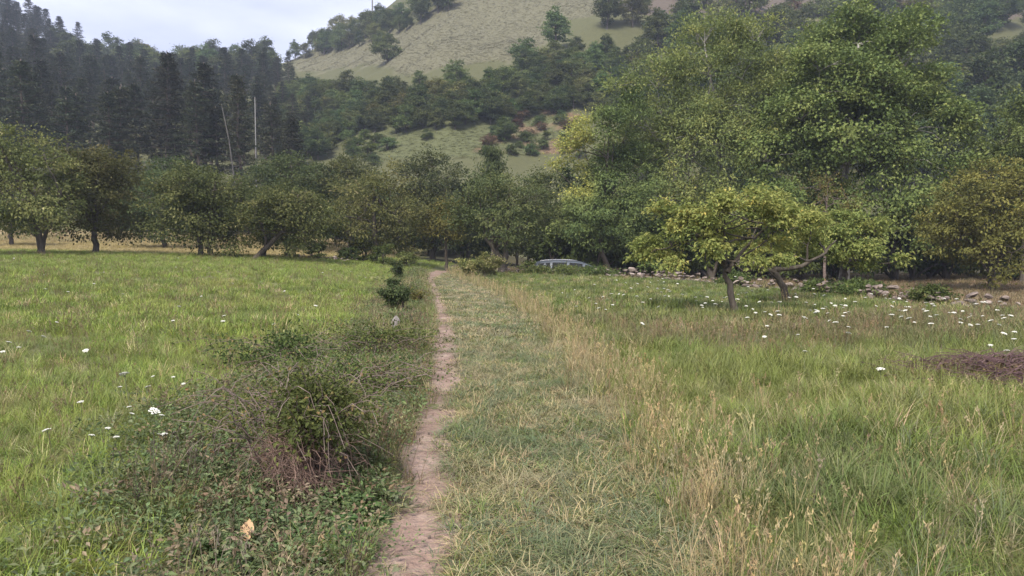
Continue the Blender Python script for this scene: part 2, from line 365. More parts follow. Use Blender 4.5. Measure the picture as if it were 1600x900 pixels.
def crown(acc, lobes, n_cl, per, cr, leaf, asp=.55, droop=.25, tint=(.1, .8), tfun=None, flat=.6, skip_low=.55, wood=None, limbs=None, twig_r=.012, twig_p=.45):
    vol = (lobes[:, 3] * lobes[:, 4] * lobes[:, 5]) ** (2 / 3); p = vol / vol.sum()
    k = rng.choice(len(lobes), n_cl, p=p); d = unit(rng.normal(size=(n_cl, 3)))
    lowm = (d[:, 2] < -.2) & (rng.random(n_cl) < skip_low); d[lowm, 2] *= -1
    rad = rng.beta(3.2, 1.1, n_cl) * (1 + rng.normal(0, .06, n_cl))
    c = lobes[k, :3] + d * lobes[k, 3:6] * rad[:, None]
    mid = lobes[:, :3].mean(0)
    ct = rng.uniform(tint[0], tint[1], n_cl)
    cs = cr * rng.uniform(.6, 1.35, n_cl)
    m = n_cl * per; idx = np.repeat(np.arange(n_cl), per)
    o = rng.normal(size=(m, 3)) * np.array([.5, .5, .5 * flat]) * cs[idx][:, None]
    pos = c[idx] + o
    outw = unit(pos - mid)
    dr = unit(unit(o) * .7 + outw * .45 + rng.normal(0, .45, (m, 3)) + np.array([0, 0, -droop]))
    nr = unit(outw * .55 + np.array([0, 0, .8]) + rng.normal(0, .45, (m, 3)))
    t = np.clip(ct[idx] + rng.normal(0, .08, m), 0, 1)
    if tfun is not None: t = np.clip(tfun(pos, t), 0, 1)
    ln = leaf * rng.uniform(.65, 1.35, m)
    leaves(acc, pos, dr, nr, ln, ln * asp, t)
    if wood is not None and limbs is not None and len(limbs):
        LP = np.concatenate(limbs)
        for q in np.nonzero(rng.random(n_cl) < twig_p)[0]:
            dd = np.linalg.norm(LP - c[q], axis=1) + np.maximum(0, LP[:, 2] - c[q, 2]) * .8
            b = LP[np.argmin(dd)]; dist = np.linalg.norm(c[q] - b)
            tube(wood, curve(b, c[q], (0, 0, .08 * dist), 4, .03 * dist), np.linspace(twig_r * (1 + dist * .5), twig_r * .5, 4), 4, cap=False)
def limb_set(wood, lobes, trunks, r0, start=.45, n=6, wiggle=.06):
    """limbs from the upper trunk to the lobes; returns sampled limb points"""
    pts = [t[len(t) // 2:] for t in trunks]
    for lb in lobes:
        tr = trunks[rng.integers(len(trunks))]; f = rng.uniform(start, 1.0); q = int(f * (len(tr) - 1)); b = tr[q]
        e = lb[:3] + np.array([0, 0, -.15 * lb[5]]); dist = np.linalg.norm(e - b)
        P = curve(b, e, (0, 0, rng.uniform(-.05, .15) * dist), n, wiggle * dist * .5)
        tube(wood, P, np.linspace(r0 * (1.05 - .4 * f), r0 * .18, n), 5, rough=.08); pts.append(P[1:])
    return pts
def tree(name, label, cat, loc, H, Wd, zb, leafm, bark='bark', trunks=None, r0=.12, n_cl=160, per=45, cr=.5, leaf=.14, lobes=None, nl=8, shape='round',
         group=None, rz=0, off=(0, 0), limb=.4, **kw):
    t = thing(name, label, cat, loc, rz, group)
    wood = Acc(); cr_a = Acc()
    if trunks is None: trunks = [[(0, 0, -.15), (rng.uniform(-.1, .1), 0, zb * .6), (off[0] * .5, off[1] * .5, zb + .35 * (H - zb)), (off[0], off[1], zb + .8 * (H - zb))]]
    TP = []
    for ti, pts in enumerate(trunks):
        pts = np.asarray(pts, float); s = np.linspace(0, len(pts) - 1, 12); P = np.stack([np.interp(s, np.arange(len(pts)), pts[:, q]) for q in range(3)], -1)
        P[1:-1] = (P[:-2] + 2 * P[1:-1] + P[2:]) / 4
        P[1:, :2] += rng.normal(0, r0 * .18, (11, 2))
        R = r0 * (1 if ti == 0 or pts[0, 2] < 0 else .6) * np.interp(np.linspace(0, 1, 12), [0, .08, .4, 1], [1.35, 1.0, .8, .22]); tube(wood, P, R, 9, rough=.07); TP.append(P)
    if lobes is None: lobes = auto_lobes(Wd, zb, H, nl, shape, off)
    lobes = np.asarray(lobes, float)
    limbs = limb_set(wood, lobes, TP, r0 * limb)
    crown(cr_a, lobes, n_cl, per, cr, leaf, wood=wood, limbs=limbs, **kw)
    link('trunk', wood.mesh('trunk', M[bark], True), t); link('crown', cr_a.mesh('crown', M[leafm]), t)
    return t
def at(x_px, Y): X = px(x_px, Y); return (X, Y, hz(X, Y))
def top_h(top_px, loc): return EYE + (385 - top_px) * loc[1] / 1200 - loc[2]
def pw(w_px, Y): return w_px * Y / 1200

OG = 'orchard trees along the far edge of the meadow'
# --- orchard trees across the middle
l = at(66, 37); h = top_h(192, l)
tree('orchard_tree', 'large spreading orchard tree cut by the photo edge, with dark leaning limbs', 'tree', l, h, pw(215, 37), .6, 'leaf_orchard', r0=.16,
     trunks=[[(0, 0, -.1), (-.05, 0, 1.0), (-.5, .1, 2.4), (-1.5, .2, 4.2), (-2.0, .2, h - .6)], [(0, 0, .2), (-.3, 0, 1.3), (-1.6, -.2, 2.6), (-2.9, -.2, 4.0)], [(0, 0, .3), (.3, .1, 1.5), (.9, .3, 3.2)]],
     off=(-1.3, 0), n_cl=360, per=44, cr=.55, leaf=.155, nl=13, group=OG, skip_low=.2)
l = at(150, 42); h = top_h(224, l)
tree('orchard_tree', 'round orchard tree with a short straight dark trunk, left of the double-trunked tree', 'tree', l, h, pw(180, 42), .1, 'leaf_orchard', r0=.17, n_cl=360, per=44, cr=.55, leaf=.155, nl=13, group=OG, skip_low=0,
     trunks=[[(0, 0, -.1), (0, 0, 1), (.05, 0, 2), (.1, 0, h * .7)]])
l = at(20, 54); h = top_h(310, l)
tree('orchard_tree', 'small orchard tree with thin trunk, farther back at the left edge', 'tree', l, h, pw(110, 54), .8, 'leaf_orchard', r0=.16, n_cl=140, per=40, cr=.5, leaf=.17, nl=6, group=OG)
l = at(322, 42); h = top_h(262, l)
tree('orchard_tree', 'orchard tree standing on two thick trunks side by side', 'tree', l, h, pw(185, 42), .1, 'leaf_orchard', r0=.15, n_cl=360, per=44, cr=.55, leaf=.155, nl=13, group=OG, skip_low=0,
     trunks=[[(-.32, .1, -.1), (-.3, .1, .8), (-.5, .1, 1.8), (-1.1, 0, h * .65)], [(.32, -.1, -.1), (.22, -.1, .8), (.3, 0, 1.8), (.6, 0, h * .75)]])
l = at(258, 54); h = top_h(240, l)
tree('orchard_tree', 'dark orchard tree half hidden behind the double-trunked tree', 'tree', l, h, pw(170, 54), .2, 'leaf_dark', r0=.2, n_cl=280, per=40, cr=.6, leaf=.18, nl=9, group=OG, skip_low=.2)
l = at(397, 41); h = top_h(290, l)
lean = [(0, 0, -.1), (.5, 0, .45), (1.25, 0, 1.15), (1.95, 0, 1.85), (2.3, .1, 2.7), (2.3, .2, h - .5)]
tree('orchard_tree', 'orchard tree with one long trunk leaning hard to the right', 'tree', l, h, pw(165, 41), .45, 'leaf_orchard', r0=.15, trunks=[lean, [(.45, .3, 0), (.6, .3, .9), (.3, .3, 1.9), (-.2, .3, 3.0)]],
     off=(1.5, .1), n_cl=330, per=44, cr=.5, leaf=.145, nl=12, group=OG)
l = at(446, 47); h = top_h(305, l)
tree('orchard_tree', 'low orchard tree with an upright trunk just right of the leaning one', 'tree', l, h, pw(170, 47), .2, 'leaf_orchard', r0=.15, n_cl=280, per=40, cr=.5, leaf=.16, nl=9, group=OG, skip_low=.2)
l = at(458, 62); h = top_h(232, l)
tree('round_tree', 'dark round-topped tree rising behind the leaning orchard tree', 'tree', l, h, pw(150, 62), 1.8, 'leaf_dark', r0=.25, n_cl=230, per=42, cr=.7, leaf=.2, nl=10, group='trees behind the orchard')
l = at(585, 50); h = top_h(262, l)
tree('orchard_tree', 'wide bushy tree with foliage almost to the ground, left of the path', 'tree', l, h, pw(185, 50), .5, 'leaf_orchard', r0=.24, n_cl=320, per=42, cr=.6, leaf=.17, nl=13, group=OG, skip_low=.1)
l = at(545, 64); h = top_h(242, l)
tree('round_tree', 'lighter green tree showing above the wide bushy tree', 'tree', l, h, pw(130, 64), 1.5, 'leaf_orchard', r0=.22, n_cl=190, per=40, cr=.7, leaf=.2, nl=9, group='trees behind the orchard')
l = at(676, 66); h = top_h(236, l)
tree('round_tree', 'brownish green domed tree behind the end of the path', 'tree', l, h, pw(160, 66), 1.2, 'leaf_dark', r0=.25, n_cl=260, per=42, cr=.7, leaf=.2, nl=11, group='trees behind the orchard', tint=(.3, .95))
l = at(697, 50); h = top_h(308, l)
tree('small_tree', 'small yellowish brown tree beside the end of the path', 'tree', l, h, pw(84, 50), 1.1, 'leaf_brownish', r0=.12, n_cl=110, per=40, cr=.5, leaf=.15, nl=7, tint=(.2, .9))
l = at(783, 46); h = top_h(264, l)
tree('orchard_tree', 'dark bushy orchard tree with forked trunk at the path end, beside the car', 'tree', l, h, pw(168, 46), .95, 'leaf_dark', r0=.2, n_cl=330, per=42, cr=.5, leaf=.15, nl=13, group=OG, skip_low=.2,
     trunks=[[(.05, 0, -.1), (0, 0, .7), (-.25, 0, 1.3), (-.9, 0, 2.1), (-1.3, 0, h * .7)], [(.1, 0, -.1), (.2, 0, .9), (.35, 0, 2.0), (.5, 0, h * .8)]], tint=(.25, .95))
l = at(768, 64); h = top_h(231, l)
tree('weeping_tree', 'narrow dark drooping tree peeping over the forked orchard tree', 'tree', l, h, pw(58, 64), 2.0, 'leaf_dark', r0=.16, n_cl=150, per=40, cr=.55, leaf=.26, asp=.3, droop=1.6, nl=6, tint=(0, .5))
l = at(852, 58); h = top_h(262, l)
tree('round_tree', 'dull brownish tree between the forked orchard tree and the tall riverside trees', 'tree', l, h, pw(130, 58), .6, 'leaf_dark', r0=.2, n_cl=240, per=40, cr=.6, leaf=.18, nl=10, tint=(.3, 1.0), group='trees behind the orchard')

# --- tall riverside trees
RG = 'tall trees along the river'
l = at(1100, 53); h = top_h(28, l); z0 = 2.0
lob = [(0, 0, 9, 4.2, 3.6, 5.5)]
for (x, y, w) in [(1092, 60, 66), (1165, 72, 64), (1130, 75, 70), (1205, 110, 50), (1020, 140, 66), (1060, 110, 70), (1130, 120, 80), (1185, 150, 70), (1010, 230, 85), (1100, 220, 90), (1180, 250, 80), (1030, 310, 80), (1120, 330, 80), (1190, 340, 60), (965, 140, 45), (955, 260, 60)]:
    r = pw(w, 53) * .6; lob.append((px(x, 53) - l[0], rng.uniform(-2.2, 2.0), EYE + (385 - y) * 53 / 1200 - l[2], r, r, r * rng.uniform(.9, 1.25)))
tree('ash_tree', 'tall feathery light green tree left of the rounded maple', 'tree', l, h, 12, 3, 'leaf_ash', bark='bark_pale', r0=.24, lobes=lob, n_cl=820, per=66, cr=.8, leaf=.21, asp=.45, limb=.3, droop=.1, flat=.8, group=RG, tint=(.1, .75),
     trunks=[[(.2, 0, -.2), (.3, 0, 3), (.9, -.2, 6.5), (.8, -.3, 10), (-.2, 0, h - 2)], [(.1, 0, 2.5), (-1.6, 0, 6), (-3, 0, 9.5)]], twig_r=.02)
l = at(962, 51); h = top_h(150, l); lob = []
for (x, y, w) in [(945, 200, 55), (910, 225, 42), (985, 190, 50), (925, 275, 52), (975, 260, 60), (900, 320, 45), (950, 340, 58), (1000, 320, 55), (990, 385, 50), (900, 370, 34), (888, 235, 34), (905, 198, 28), (868, 262, 26), (958, 300, 70), (928, 335, 58), (1003, 255, 66), (985, 160, 46), (960, 380, 56)]:
    r = pw(w, 51) * .6; lob.append((px(x, 51) - l[0], rng.uniform(-1.3, 1.3), EYE + (385 - y) * 51 / 1200 - l[2], r, r, r))
def yellow_left(p, t):
    w = sstep(-.9, -2.0, p[:, 0] + .25 * wob(p[:, 1], p[:, 2], 1.2)) * sstep(4.0, 6.0, p[:, 2]); return t * (1 - w) + w * (.78 + .22 * rng.random(len(t)))
tree('ash_tree', 'mid-height tree with a yellowing left side and leaning trunk behind the parked car', 'tree', l, h, 6, 2, 'leaf_ash', r0=.2, lobes=lob, n_cl=560, per=50, cr=.6, leaf=.18, asp=.5, group=RG, tfun=yellow_left, tint=(.05, .6),
     trunks=[[(-.1, 0, -.2), (-.5, 0, .9), (-1.1, 0, 2.2), (-.9, 0, 4.5), (-.4, 0, h - 2)]])
l = at(1318, 50); h = top_h(3, l)
lob = [(0, 0, 9, 5, 4.2, 6.2)]
for (x, y, w) in [(1345, 45, 76), (1300, 65, 72), (1400, 72, 78), (1365, 85, 90), (1285, 100, 80), (1245, 160, 84), (1215, 215, 84), (1450, 165, 66), (1475, 235, 60), (1330, 150, 100), (1255, 120, 62), (1440, 130, 58), (1340, 120, 90), (1230, 190, 72), (1465, 200, 52), (1320, 190, 95), (1400, 170, 90), (1190, 250, 62), (1270, 265, 90), (1370, 260, 95), (1465, 270, 62), (1200, 320, 62), (1300, 335, 85), (1400, 340, 85), (1460, 350, 62)]:
    r = pw(w, 50) * .6; lob.append((px(x, 50) - l[0], rng.uniform(-3.0, 1.8), EYE + (385 - y) * 50 / 1200 - l[2], r, r, r * rng.uniform(.85, 1.1)))
tree('maple_tree', 'tallest tree, a dense rounded maple rising to the top of the picture', 'tree', l, h, 14, 3, 'leaf_maple', bark='bark_pale', r0=.3, lobes=lob, n_cl=1050, per=76, cr=.85, leaf=.21, asp=.75, droop=.3, flat=.6, limb=.3, group=RG, tint=(.25, .68), twig_r=.02,
     trunks=[[(0, 0, -.2), (0, 0, 4), (-.3, -.5, 8), (.5, -.2, h - 3)], [(0, 0, 3), (1.6, 0, 7), (3.0, 0, 11)]])
l = at(1548, 40); h = top_h(238, l)
tree('autumn_tree', 'bushy tree with orange tinged leaves at the right edge beyond the wall', 'tree', l, h, pw(205, 40), .0, 'leaf_orange', r0=.2, n_cl=380, per=48, cr=.5, leaf=.17, nl=14, skip_low=.15, tint=(.0, .6))
l = at(1602, 47); h = top_h(128, l)
tree('autumn_tree', 'taller yellowish tree behind the orange tinged one, cut by the right edge', 'tree', l, h, pw(150, 47), 3.5, 'leaf_maple', r0=.25, n_cl=230, per=42, cr=.6, leaf=.19, nl=10, tint=(.0, .45))
l = at(1290, 45.5); h = top_h(268, l)
tree('withered_shrub', 'half withered shrub with bare reddish twigs above the fruit trees', 'shrub', l, h, pw(140, 46), 2.0, 'leaf_brownish', bark='twig', r0=.1, n_cl=70, per=26, cr=.45, leaf=.13, nl=8, twig_p=1.0)

# --- small yellow-green fruit trees in the right meadow
FG = 'small yellow-green fruit trees in the meadow'
l = (5.34, 18.3, hz(5.34, 18.3)); Y = 18.3; lob = []
for (x, y, w) in [(1040, 330, 34), (1020, 385, 36), (1060, 400, 30), (1090, 350, 45), (1120, 320, 36), (1165, 325, 38), (1150, 365, 50), (1205, 340, 40), (1200, 380, 34), (1170, 415, 20), (1240, 350, 30), (1110, 390, 32), (1175, 303, 20), (1062, 362, 32), (1075, 330, 26), (1010, 405, 26), (1045, 415, 22)]:
    r = pw(w, Y) * .72; lob.append((px(x, Y) - l[0], rng.uniform(-1.0, 1.0), EYE + (385 - y) * Y / 1200 - l[2], r, r, r * .8))
tree('fruit_tree', 'nearest small fruit tree with yellow-green leaves and a thin slanting trunk', 'tree', l, 2.9, 4, 1.2, 'leaf_fruit', r0=.085, lobes=lob, n_cl=330, per=28, cr=.22, leaf=.10, asp=.55, group=FG, tint=(.2, .84), twig_r=.006,
     trunks=[[(0, 0, -.1), (-.1, 0, .45), (-.24, .05, .95), (-.26, .1, 1.5), (-.3, .1, 2.2)], [(-.24, .05, 1.1), (-.7, -.1, 1.7), (-1.4, -.1, 2.1)], [(-.2, 0, .95), (.3, .1, 1.6), (.9, .1, 2.2)]])
l = (7.88, 22, hz(7.88, 22)); Y = 22; lob = []
for (x, y, w) in [(1165, 395, 24), (1190, 345, 34), (1230, 335, 38), (1265, 345, 36), (1290, 375, 32), (1240, 385, 34), (1215, 310, 26), (1275, 400, 26), (1205, 405, 22)]:
    r = pw(w, Y) * .72; lob.append((px(x, Y) - l[0], rng.uniform(-.9, 1.1), EYE + (385 - y) * Y / 1200 - l[2], r, r, r * .8))
tree('fruit_tree', 'middle fruit tree with pale forked limbs and a thick dark trunk', 'tree', l, 2.9, 3.4, 1.2, 'leaf_fruit', r0=.12, lobes=lob, n_cl=230, per=28, cr=.24, leaf=.11, asp=.55, group=FG, tint=(.2, .8), twig_r=.007,
     trunks=[[(0, 0, -.1), (-.08, 0, .4), (-.38, 0, .95), (-.5, 0, 1.5)], [(-.36, 0, .9), (-.8, 0, 1.02), (-1.25, -.05, .88), (-1.5, -.05, 1.1)], [(-.38, 0, .95), (.3, 0, 1.0), (1.0, 0, 1.35), (1.4, 0, 1.8)]])
l = (11.5, 26.6, hz(11.5, 26.6)); Y = 26.6; lob = []
for (x, y, w) in [(1290, 370, 34), (1320, 345, 34), (1350, 360, 34), (1370, 385, 26), (1335, 395, 34), (1300, 400, 30), (1385, 405, 18), (1270, 390, 26), (1345, 415, 22)]:
    r = pw(w, Y) * .72; lob.append((px(x, Y) - l[0], rng.uniform(-1.0, 1.0), EYE + (385 - y) * Y / 1200 - l[2], r, r, r * .8))
tree('fruit_tree', 'rightmost fruit tree with a stout dark trunk growing at the stone wall', 'tree', l, 2.6, 3.4, 1.0, 'leaf_fruit', r0=.17, lobes=lob, n_cl=230, per=28, cr=.26, leaf=.12, asp=.55, group=FG, tint=(.15, .75), twig_r=.008,
     trunks=[[(0, 0, -.1), (.02, 0, .5), (.02, 0, 1.0), (-.1, 0, 1.8)], [(0, 0, .9), (.7, 0, 1.4), (1.3, 0, 1.7)]])

# --- pines: six shapes, copied
def pine_proto(H, seed):
    wood = Acc(); fol = Acc(); lx = rng.uniform(-.5, .5)
    P = np.stack([np.linspace(0, lx, 9) + rng.normal(0, .05, 9), rng.normal(0, .05, 9), np.linspace(-.5, H, 9)], -1)
    tube(wood, P, np.linspace(.26, .04, 9), 7)
    zc = H * rng.uniform(.3, .42); z = zc
    while z < H - .2:
        f = (z - zc) / (H - zc); ln = (2.9 * (1 - f) ** .75 + .35) * (.45 + .55 * min(1, f * 5 + .3)); nb = rng.integers(4, 7); a0 = rng.uniform(0, 6.3)
        for b in range(nb):
            a = a0 + b * 2 * math.pi / nb + rng.uniform(-.3, .3); l2 = ln * rng.uniform(.6, 1.15)
            e = np.array([math.cos(a) * l2, math.sin(a) * l2, l2 * rng.uniform(-.18, .35)]); o = np.array([lx * z / H, 0, z])
            Q = curve(o, o + e, (0, 0, -.08 * l2), 5); tube(wood, Q, np.linspace(.05, .012, 5), 4, cap=False)
            m = int(26 * l2 / 2 + 12); s = rng.uniform(.25, 1.05, m); pos = o + e * s[:, None] + rng.normal(0, .2, (m, 3)) * np.array([1, 1, .6]) + np.array([0, 0, .05])
            d = unit(e)[None] * .6 + rng.normal(0, .6, (m, 3)) + np.array([0, 0, .15]); n_ = np.array([0, 0, 1.0]) + rng.normal(0, .5, (m, 3))
            leaves(fol, pos, d, n_, rng.uniform(.3, .6, m), rng.uniform(.1, .2, m), np.clip(rng.uniform(.1, .8) + rng.normal(0, .15, m), 0, 1))
        z += rng.uniform(.5, .85) * (1 if f < .8 else .7)
    for _ in range(10):
        z = rng.uniform(H * .12, zc); a = rng.uniform(0, 6.3); l2 = rng.uniform(.4, 1.4)
        tube(wood, curve((lx * z / H, 0, z), (lx * z / H + math.cos(a) * l2, math.sin(a) * l2, z - .1), n=3), [.025, .018, .008], 3, cap=False)
    return wood.mesh('trunk', M['bark_pine'], True), fol.mesh('crown', M['needle'])
pine_meshes = [pine_proto(h, k) for k, h in enumerate([18, 20, 17, 21, 16, 19])]
cand = []; yy = 92.0; row = 0
while yy < 292:
    sp = 5.0 if row < 3 else 6.2
    x0, x1 = px(-90, yy), px(495 - max(0, (yy - 105)) * .30, yy); xx = x0 + rng.uniform(0, sp)
    while xx < x1:
        if yy > 215 and xx / yy > -.56 + .02 * math.sin(yy): break
        cand.append((xx + rng.uniform(-1.6, 1.6), yy + rng.uniform(-2.4, 2.4), row)); xx += sp * rng.uniform(.7, 1.35)
    yy += 6.0 if row < 3 else 8.5; row += 1
show = cand[:299]
for (x, y, row) in show:
    tm, cm = pine_meshes[rng.integers(6)]; z = hz(x, y)
    far = y > 175
    b = 800 + 1200 * x / y
    s = rng.uniform(.66, .96) * (.8 if far else (1 if row < 3 else .86)) * (1 - .42 * float(sstep(390, 500, b))); where = 'at its left end' if b < 140 else ('left of the pale leaning trunk' if b < 330 else 'around and right of the whitish pole')
    if far: lab, grp = 'dark conifer high on the wooded left ridge, ' + ('near the left edge' if b < 200 else 'right of its peak'), 'conifers on the ridge'
    elif row < 2: lab, grp = 'tall pine in the front row of the plantation, ' + where, 'front row pines'
    else: lab, grp = 'dark pine deeper in the plantation, ' + where, 'pines of the plantation'
    t = thing('pine_tree', lab, 'tree', (x, y, z), rng.uniform(0, 6.3), grp + ' ' + (where if not far else ''), (s * rng.uniform(1.1, 1.45), s * rng.uniform(1.1, 1.45), s))
    link('trunk', tm, t); link('crown', cm, t)
print('pines', len(cand))
# pale bare trunks standing out in front of the pines
Y = 89; x = px(374, Y); z = hz(x, Y); w = Acc(); z1 = EYE + (385 - 165) * Y / 1200 - z
tube(w, [(0, 0, -.3), (-.25, 0, z1 * .3), (-.9, 0, z1 * .7), (-1.7, 0, z1)], [.12, .1, .07, .02], 7)
for k in range(7):
    s = rng.uniform(.35, .95); a = rng.uniform(0, 6.3); b = (-1.6 * s ** 1.3, 0, z1 * s); tube(w, curve(b, (b[0] + math.cos(a) * 1.1, math.sin(a) * 1.1, b[2] + .2), n=3), [.03, .02, .01], 4, cap=False)
M['bark_grey'] = rough_mat('bark_grey', [(.06, .056, .05), (.11, .10, .09)], 3, .9, .4)
t = thing('dead_tree', 'pale bare leaning pine trunk in front of the dark plantation', 'tree', (x, Y, z)); link('trunk', w.mesh('trunk', M['bark_grey'], True), t)
Y = 90; x = px(403, Y); z = hz(x, Y); z1 = EYE + (385 - 158) * Y / 1200 - z
w = Acc(); tube(w, [(0, 0, -.3), (0, 0, z1 * .5), (0, 0, z1)], [.075, .065, .045], 10)
t = thing('utility_pole', 'tall straight whitish pole standing before the dark pines', 'pole', (x, Y, z)); link('pole_shaft', w.mesh('pole_shaft', M['wood_white'], True), t)
w = Acc(); tube(w, [(0, 0, z1), (0, 0, z1 + .25)], [.05, .03], 6); link('insulator', w.mesh('insulator', M['bark_pale']), t)

# --- hillside broadleaf trees and shrubs: eight shapes, copied
def broad_proto(H, Wd, zb, leafm, n_cl, per, leaf, nl=8, shape='round', **kw):
    wood = Acc(); fol = Acc(); tr = np.array([(0, 0, -.6), (.05, 0, zb), (rng.uniform(-.3, .3), 0, zb + (H - zb) * .4), (0, 0, H * .8)])
    tube(wood, tr, [.2, .16, .1, .04], 6); lobes = auto_lobes(Wd, zb, H, nl, shape); limbs = limb_set(wood, lobes, [tr], .09, n=4)
    crown(fol, lobes, n_cl, per, Wd * .11, leaf, wood=wood, limbs=limbs, twig_r=.02, twig_p=.25, **kw)
    return wood.mesh('trunk', M['bark'], True), fol.mesh('crown', M[leafm])
HB = [broad_proto(7, 6.5, .6, 'leaf_hill', 110, 34, .36, skip_low=.1), broad_proto(8, 6, .8, 'leaf_hill', 110, 34, .36, shape='ovate', skip_low=.1),
      broad_proto(6, 6.5, .3, 'leaf_hill', 100, 34, .36, nl=10, skip_low=.1), broad_proto(9, 6.5, 1.0, 'leaf_dark', 120, 34, .38, shape='ovate', skip_low=.1),
      broad_proto(7.5, 7, .8, 'leaf_orchard', 120, 34, .34, nl=11, skip_low=.1)]
SH = [broad_proto(2.4, 3, .05, 'leaf_bramble', 50, 34, .2, nl=7, skip_low=0), broad_proto(1.8, 2.8, .02, 'leaf_hill', 50, 34, .2, nl=7, skip_low=0), broad_proto(2.0, 3, .02, 'leaf_heath', 50, 34, .2, nl=7, skip_low=0)]
def put(name, protos, label, cat, x, y, s, group, sx=1.0):
    tm, cm = protos[rng.integers(len(protos))]
    t = thing(name, label, cat, (x, y, hz(x, y) - .05), rng.uniform(0, 6.3), group, (s * sx, s * sx, s)); link('trunk', tm, t); link('crown', cm, t); return t
def scatter(poly, n, mind, name, protos, label, cat, group, smin, smax, y0=60, sx=1.0, zones=((9999, ''),)):
    P = np.asarray(poly, float); got = []; tries = 0
    while len(got) < n and tries < n * 40:
        tries += 1; bxx = rng.uniform(P[:, 0].min(), P[:, 0].max()); byy = rng.uniform(P[:, 1].min(), P[:, 1].max())
        if not in_poly(np.array([bxx]), np.array([byy]), P)[0]: continue
        g = ground_at((bxx - 800) / 1200, rise(byy), y0)
        if g is None or any((g[0] - q[0]) ** 2 + (g[1] - q[1]) ** 2 < mind ** 2 for q in got): continue
        got.append(g); zn = next(t_ for m_, t_ in zones if bxx < m_); sz = rng.uniform(smin, smax); put(name, protos, ('larger ' if sz > smin * .35 + smax * .65 else 'smaller ') + label + zn, cat, g[0], g[1], sz, group + zn, sx)
    return len(got)
BELT = [(440, 150), (520, 150), (600, 150), (640, 162), (700, 150), (790, 142), (830, 120), (900, 92), (960, 95), (1000, 120), (1000, 195), (900, 180), (870, 182), (790, 196), (700, 208), (600, 212), (540, 222), (500, 255), (440, 255)]
RIDGE = [(425, 100), (500, 76), (560, 58), (620, 44), (690, 10), (735, -10), (705, 24), (640, 56), (600, 78), (560, 80), (480, 100)]
print('belt', scatter(BELT, 215, 2.6, 'belt_tree', HB, 'rounded tree of the belt between the hillside pastures', 'tree', 'trees of the hillside belt', .42, .75, 60, 1.25, ((560, ', next to the pines'), (680, ', below the lone ragged tree'), (800, ', at mid belt'), (900, ', near its right end'), (9999, ', beside the ash crown'))))
print('ridge', scatter(RIDGE, 46, 4.0, 'crest_tree', HB, 'bluish tree of the line along the hill crest', 'tree', 'trees along the hill crest', .65, 1.15, 120, 1.0, ((540, ', at its low left end'), (610, ', left of the mast'), (9999, ', right of the mast'))))
print('left', scatter([(105, 108), (420, 108), (440, 135), (105, 165)], 64, 5, 'ridge_tree', HB, 'rounded tree on the skyline above the pine plantation', 'tree', 'trees on the far left skyline', 1.0, 1.6, 190, 1.2, ((260, ', left half'), (9999, ', right half'))))
print('right', scatter([(940, 45), (1640, 20), (1640, 330), (1000, 300), (1000, 110), (960, 70)], 110, 5.0, 'slope_tree', HB, 'dark tree of the steep wood', 'tree', 'trees of the steep wood', .8, 1.35, 60, 1.15, ((1080, ' left of the tall ash'), (1230, ' between ash and maple tops'), (1420, ' behind the maple'), (9999, ' right of the maple'))))
print('heath', scatter([(950, 25), (980, -20), (1640, -20), (1640, 35), (1300, 40), (1000, 32)], 70, 5, 'heath_shrub', SH, 'purplish shrub near the top of the right hillside', 'shrub', 'shrubs of the upper right slope', 1.0, 2.0))
print('low', scatter([(525, 250), (540, 212), (575, 215), (610, 235), (600, 262)], 14, 2.5, 'hillside_shrub', SH[:2], 'shrub at the left end of the lower hillside pasture', 'shrub', 'shrubs left of the lower pasture', .6, 1.2))
print('low2', scatter([(745, 245), (770, 215), (800, 195), (870, 180), (905, 200), (905, 250)], 24, 2.8, 'bracken_shrub', [SH[2], SH[1], SH[0], SH[1]], 'russet or green shrub on the bracken bank right of the lower pasture', 'shrub', 'shrubs of the bracken bank', .5, 1.1))
for (bxx, byy, s, lab) in [(868, 84, 1.2, 'dark pointed tree standing alone at the right edge of the upper pasture'), (822, 112, .95, 'second dark tree at the lower right corner of the upper pasture'), (608, 103, 1.15, 'lone ragged tree at the lower left corner of the upper pasture'),
                           (657, 138, .5, 'thin sparse tree at the foot of the upper pasture'), (715, 138, .8, 'broad low tree at the foot of the upper pasture'), (790, 222, .62, 'single dark bush in the middle of the bracken bank'), (668, 222, .3, 'tiny lone bush in the lower pasture'), (603, 22, .9, 'reddish tree beside the mast on the hill crest')]:
    g = ground_at((bxx - 800) / 1200, rise(byy))
    if g is not None:
        t = put('hillside_tree', [HB[1] if 'pointed' in lab else HB[0]] if 'reddish' not in lab else [SH[2]], lab, 'tree', g[0], g[1], s * (2.6 if 'reddish' in lab else .9), None, 1.15)
g = ground_at((594 - 800) / 1200, rise(26)) or (-50, 280, hz(-50, 280))
w = Acc(); tube(w, [(0, 0, -1), (0, 0, 6), (0, 0, 11)], [.35, .25, .12], 6); t = thing('mast', 'faint pale mast on the hill crest beside a reddish tree', 'mast', (g[0], g[1], hz(g[0], g[1])))
link('mast_shaft', w.mesh('mast_shaft', M['wood_white']), t); w = Acc()
for q in (7.5, 9, 10.2): tube(w, [(-.8, 0, q), (.8, 0, q)], [.08, .08], 4)
link('antenna', w.mesh('antenna', M['wood_white']), t)
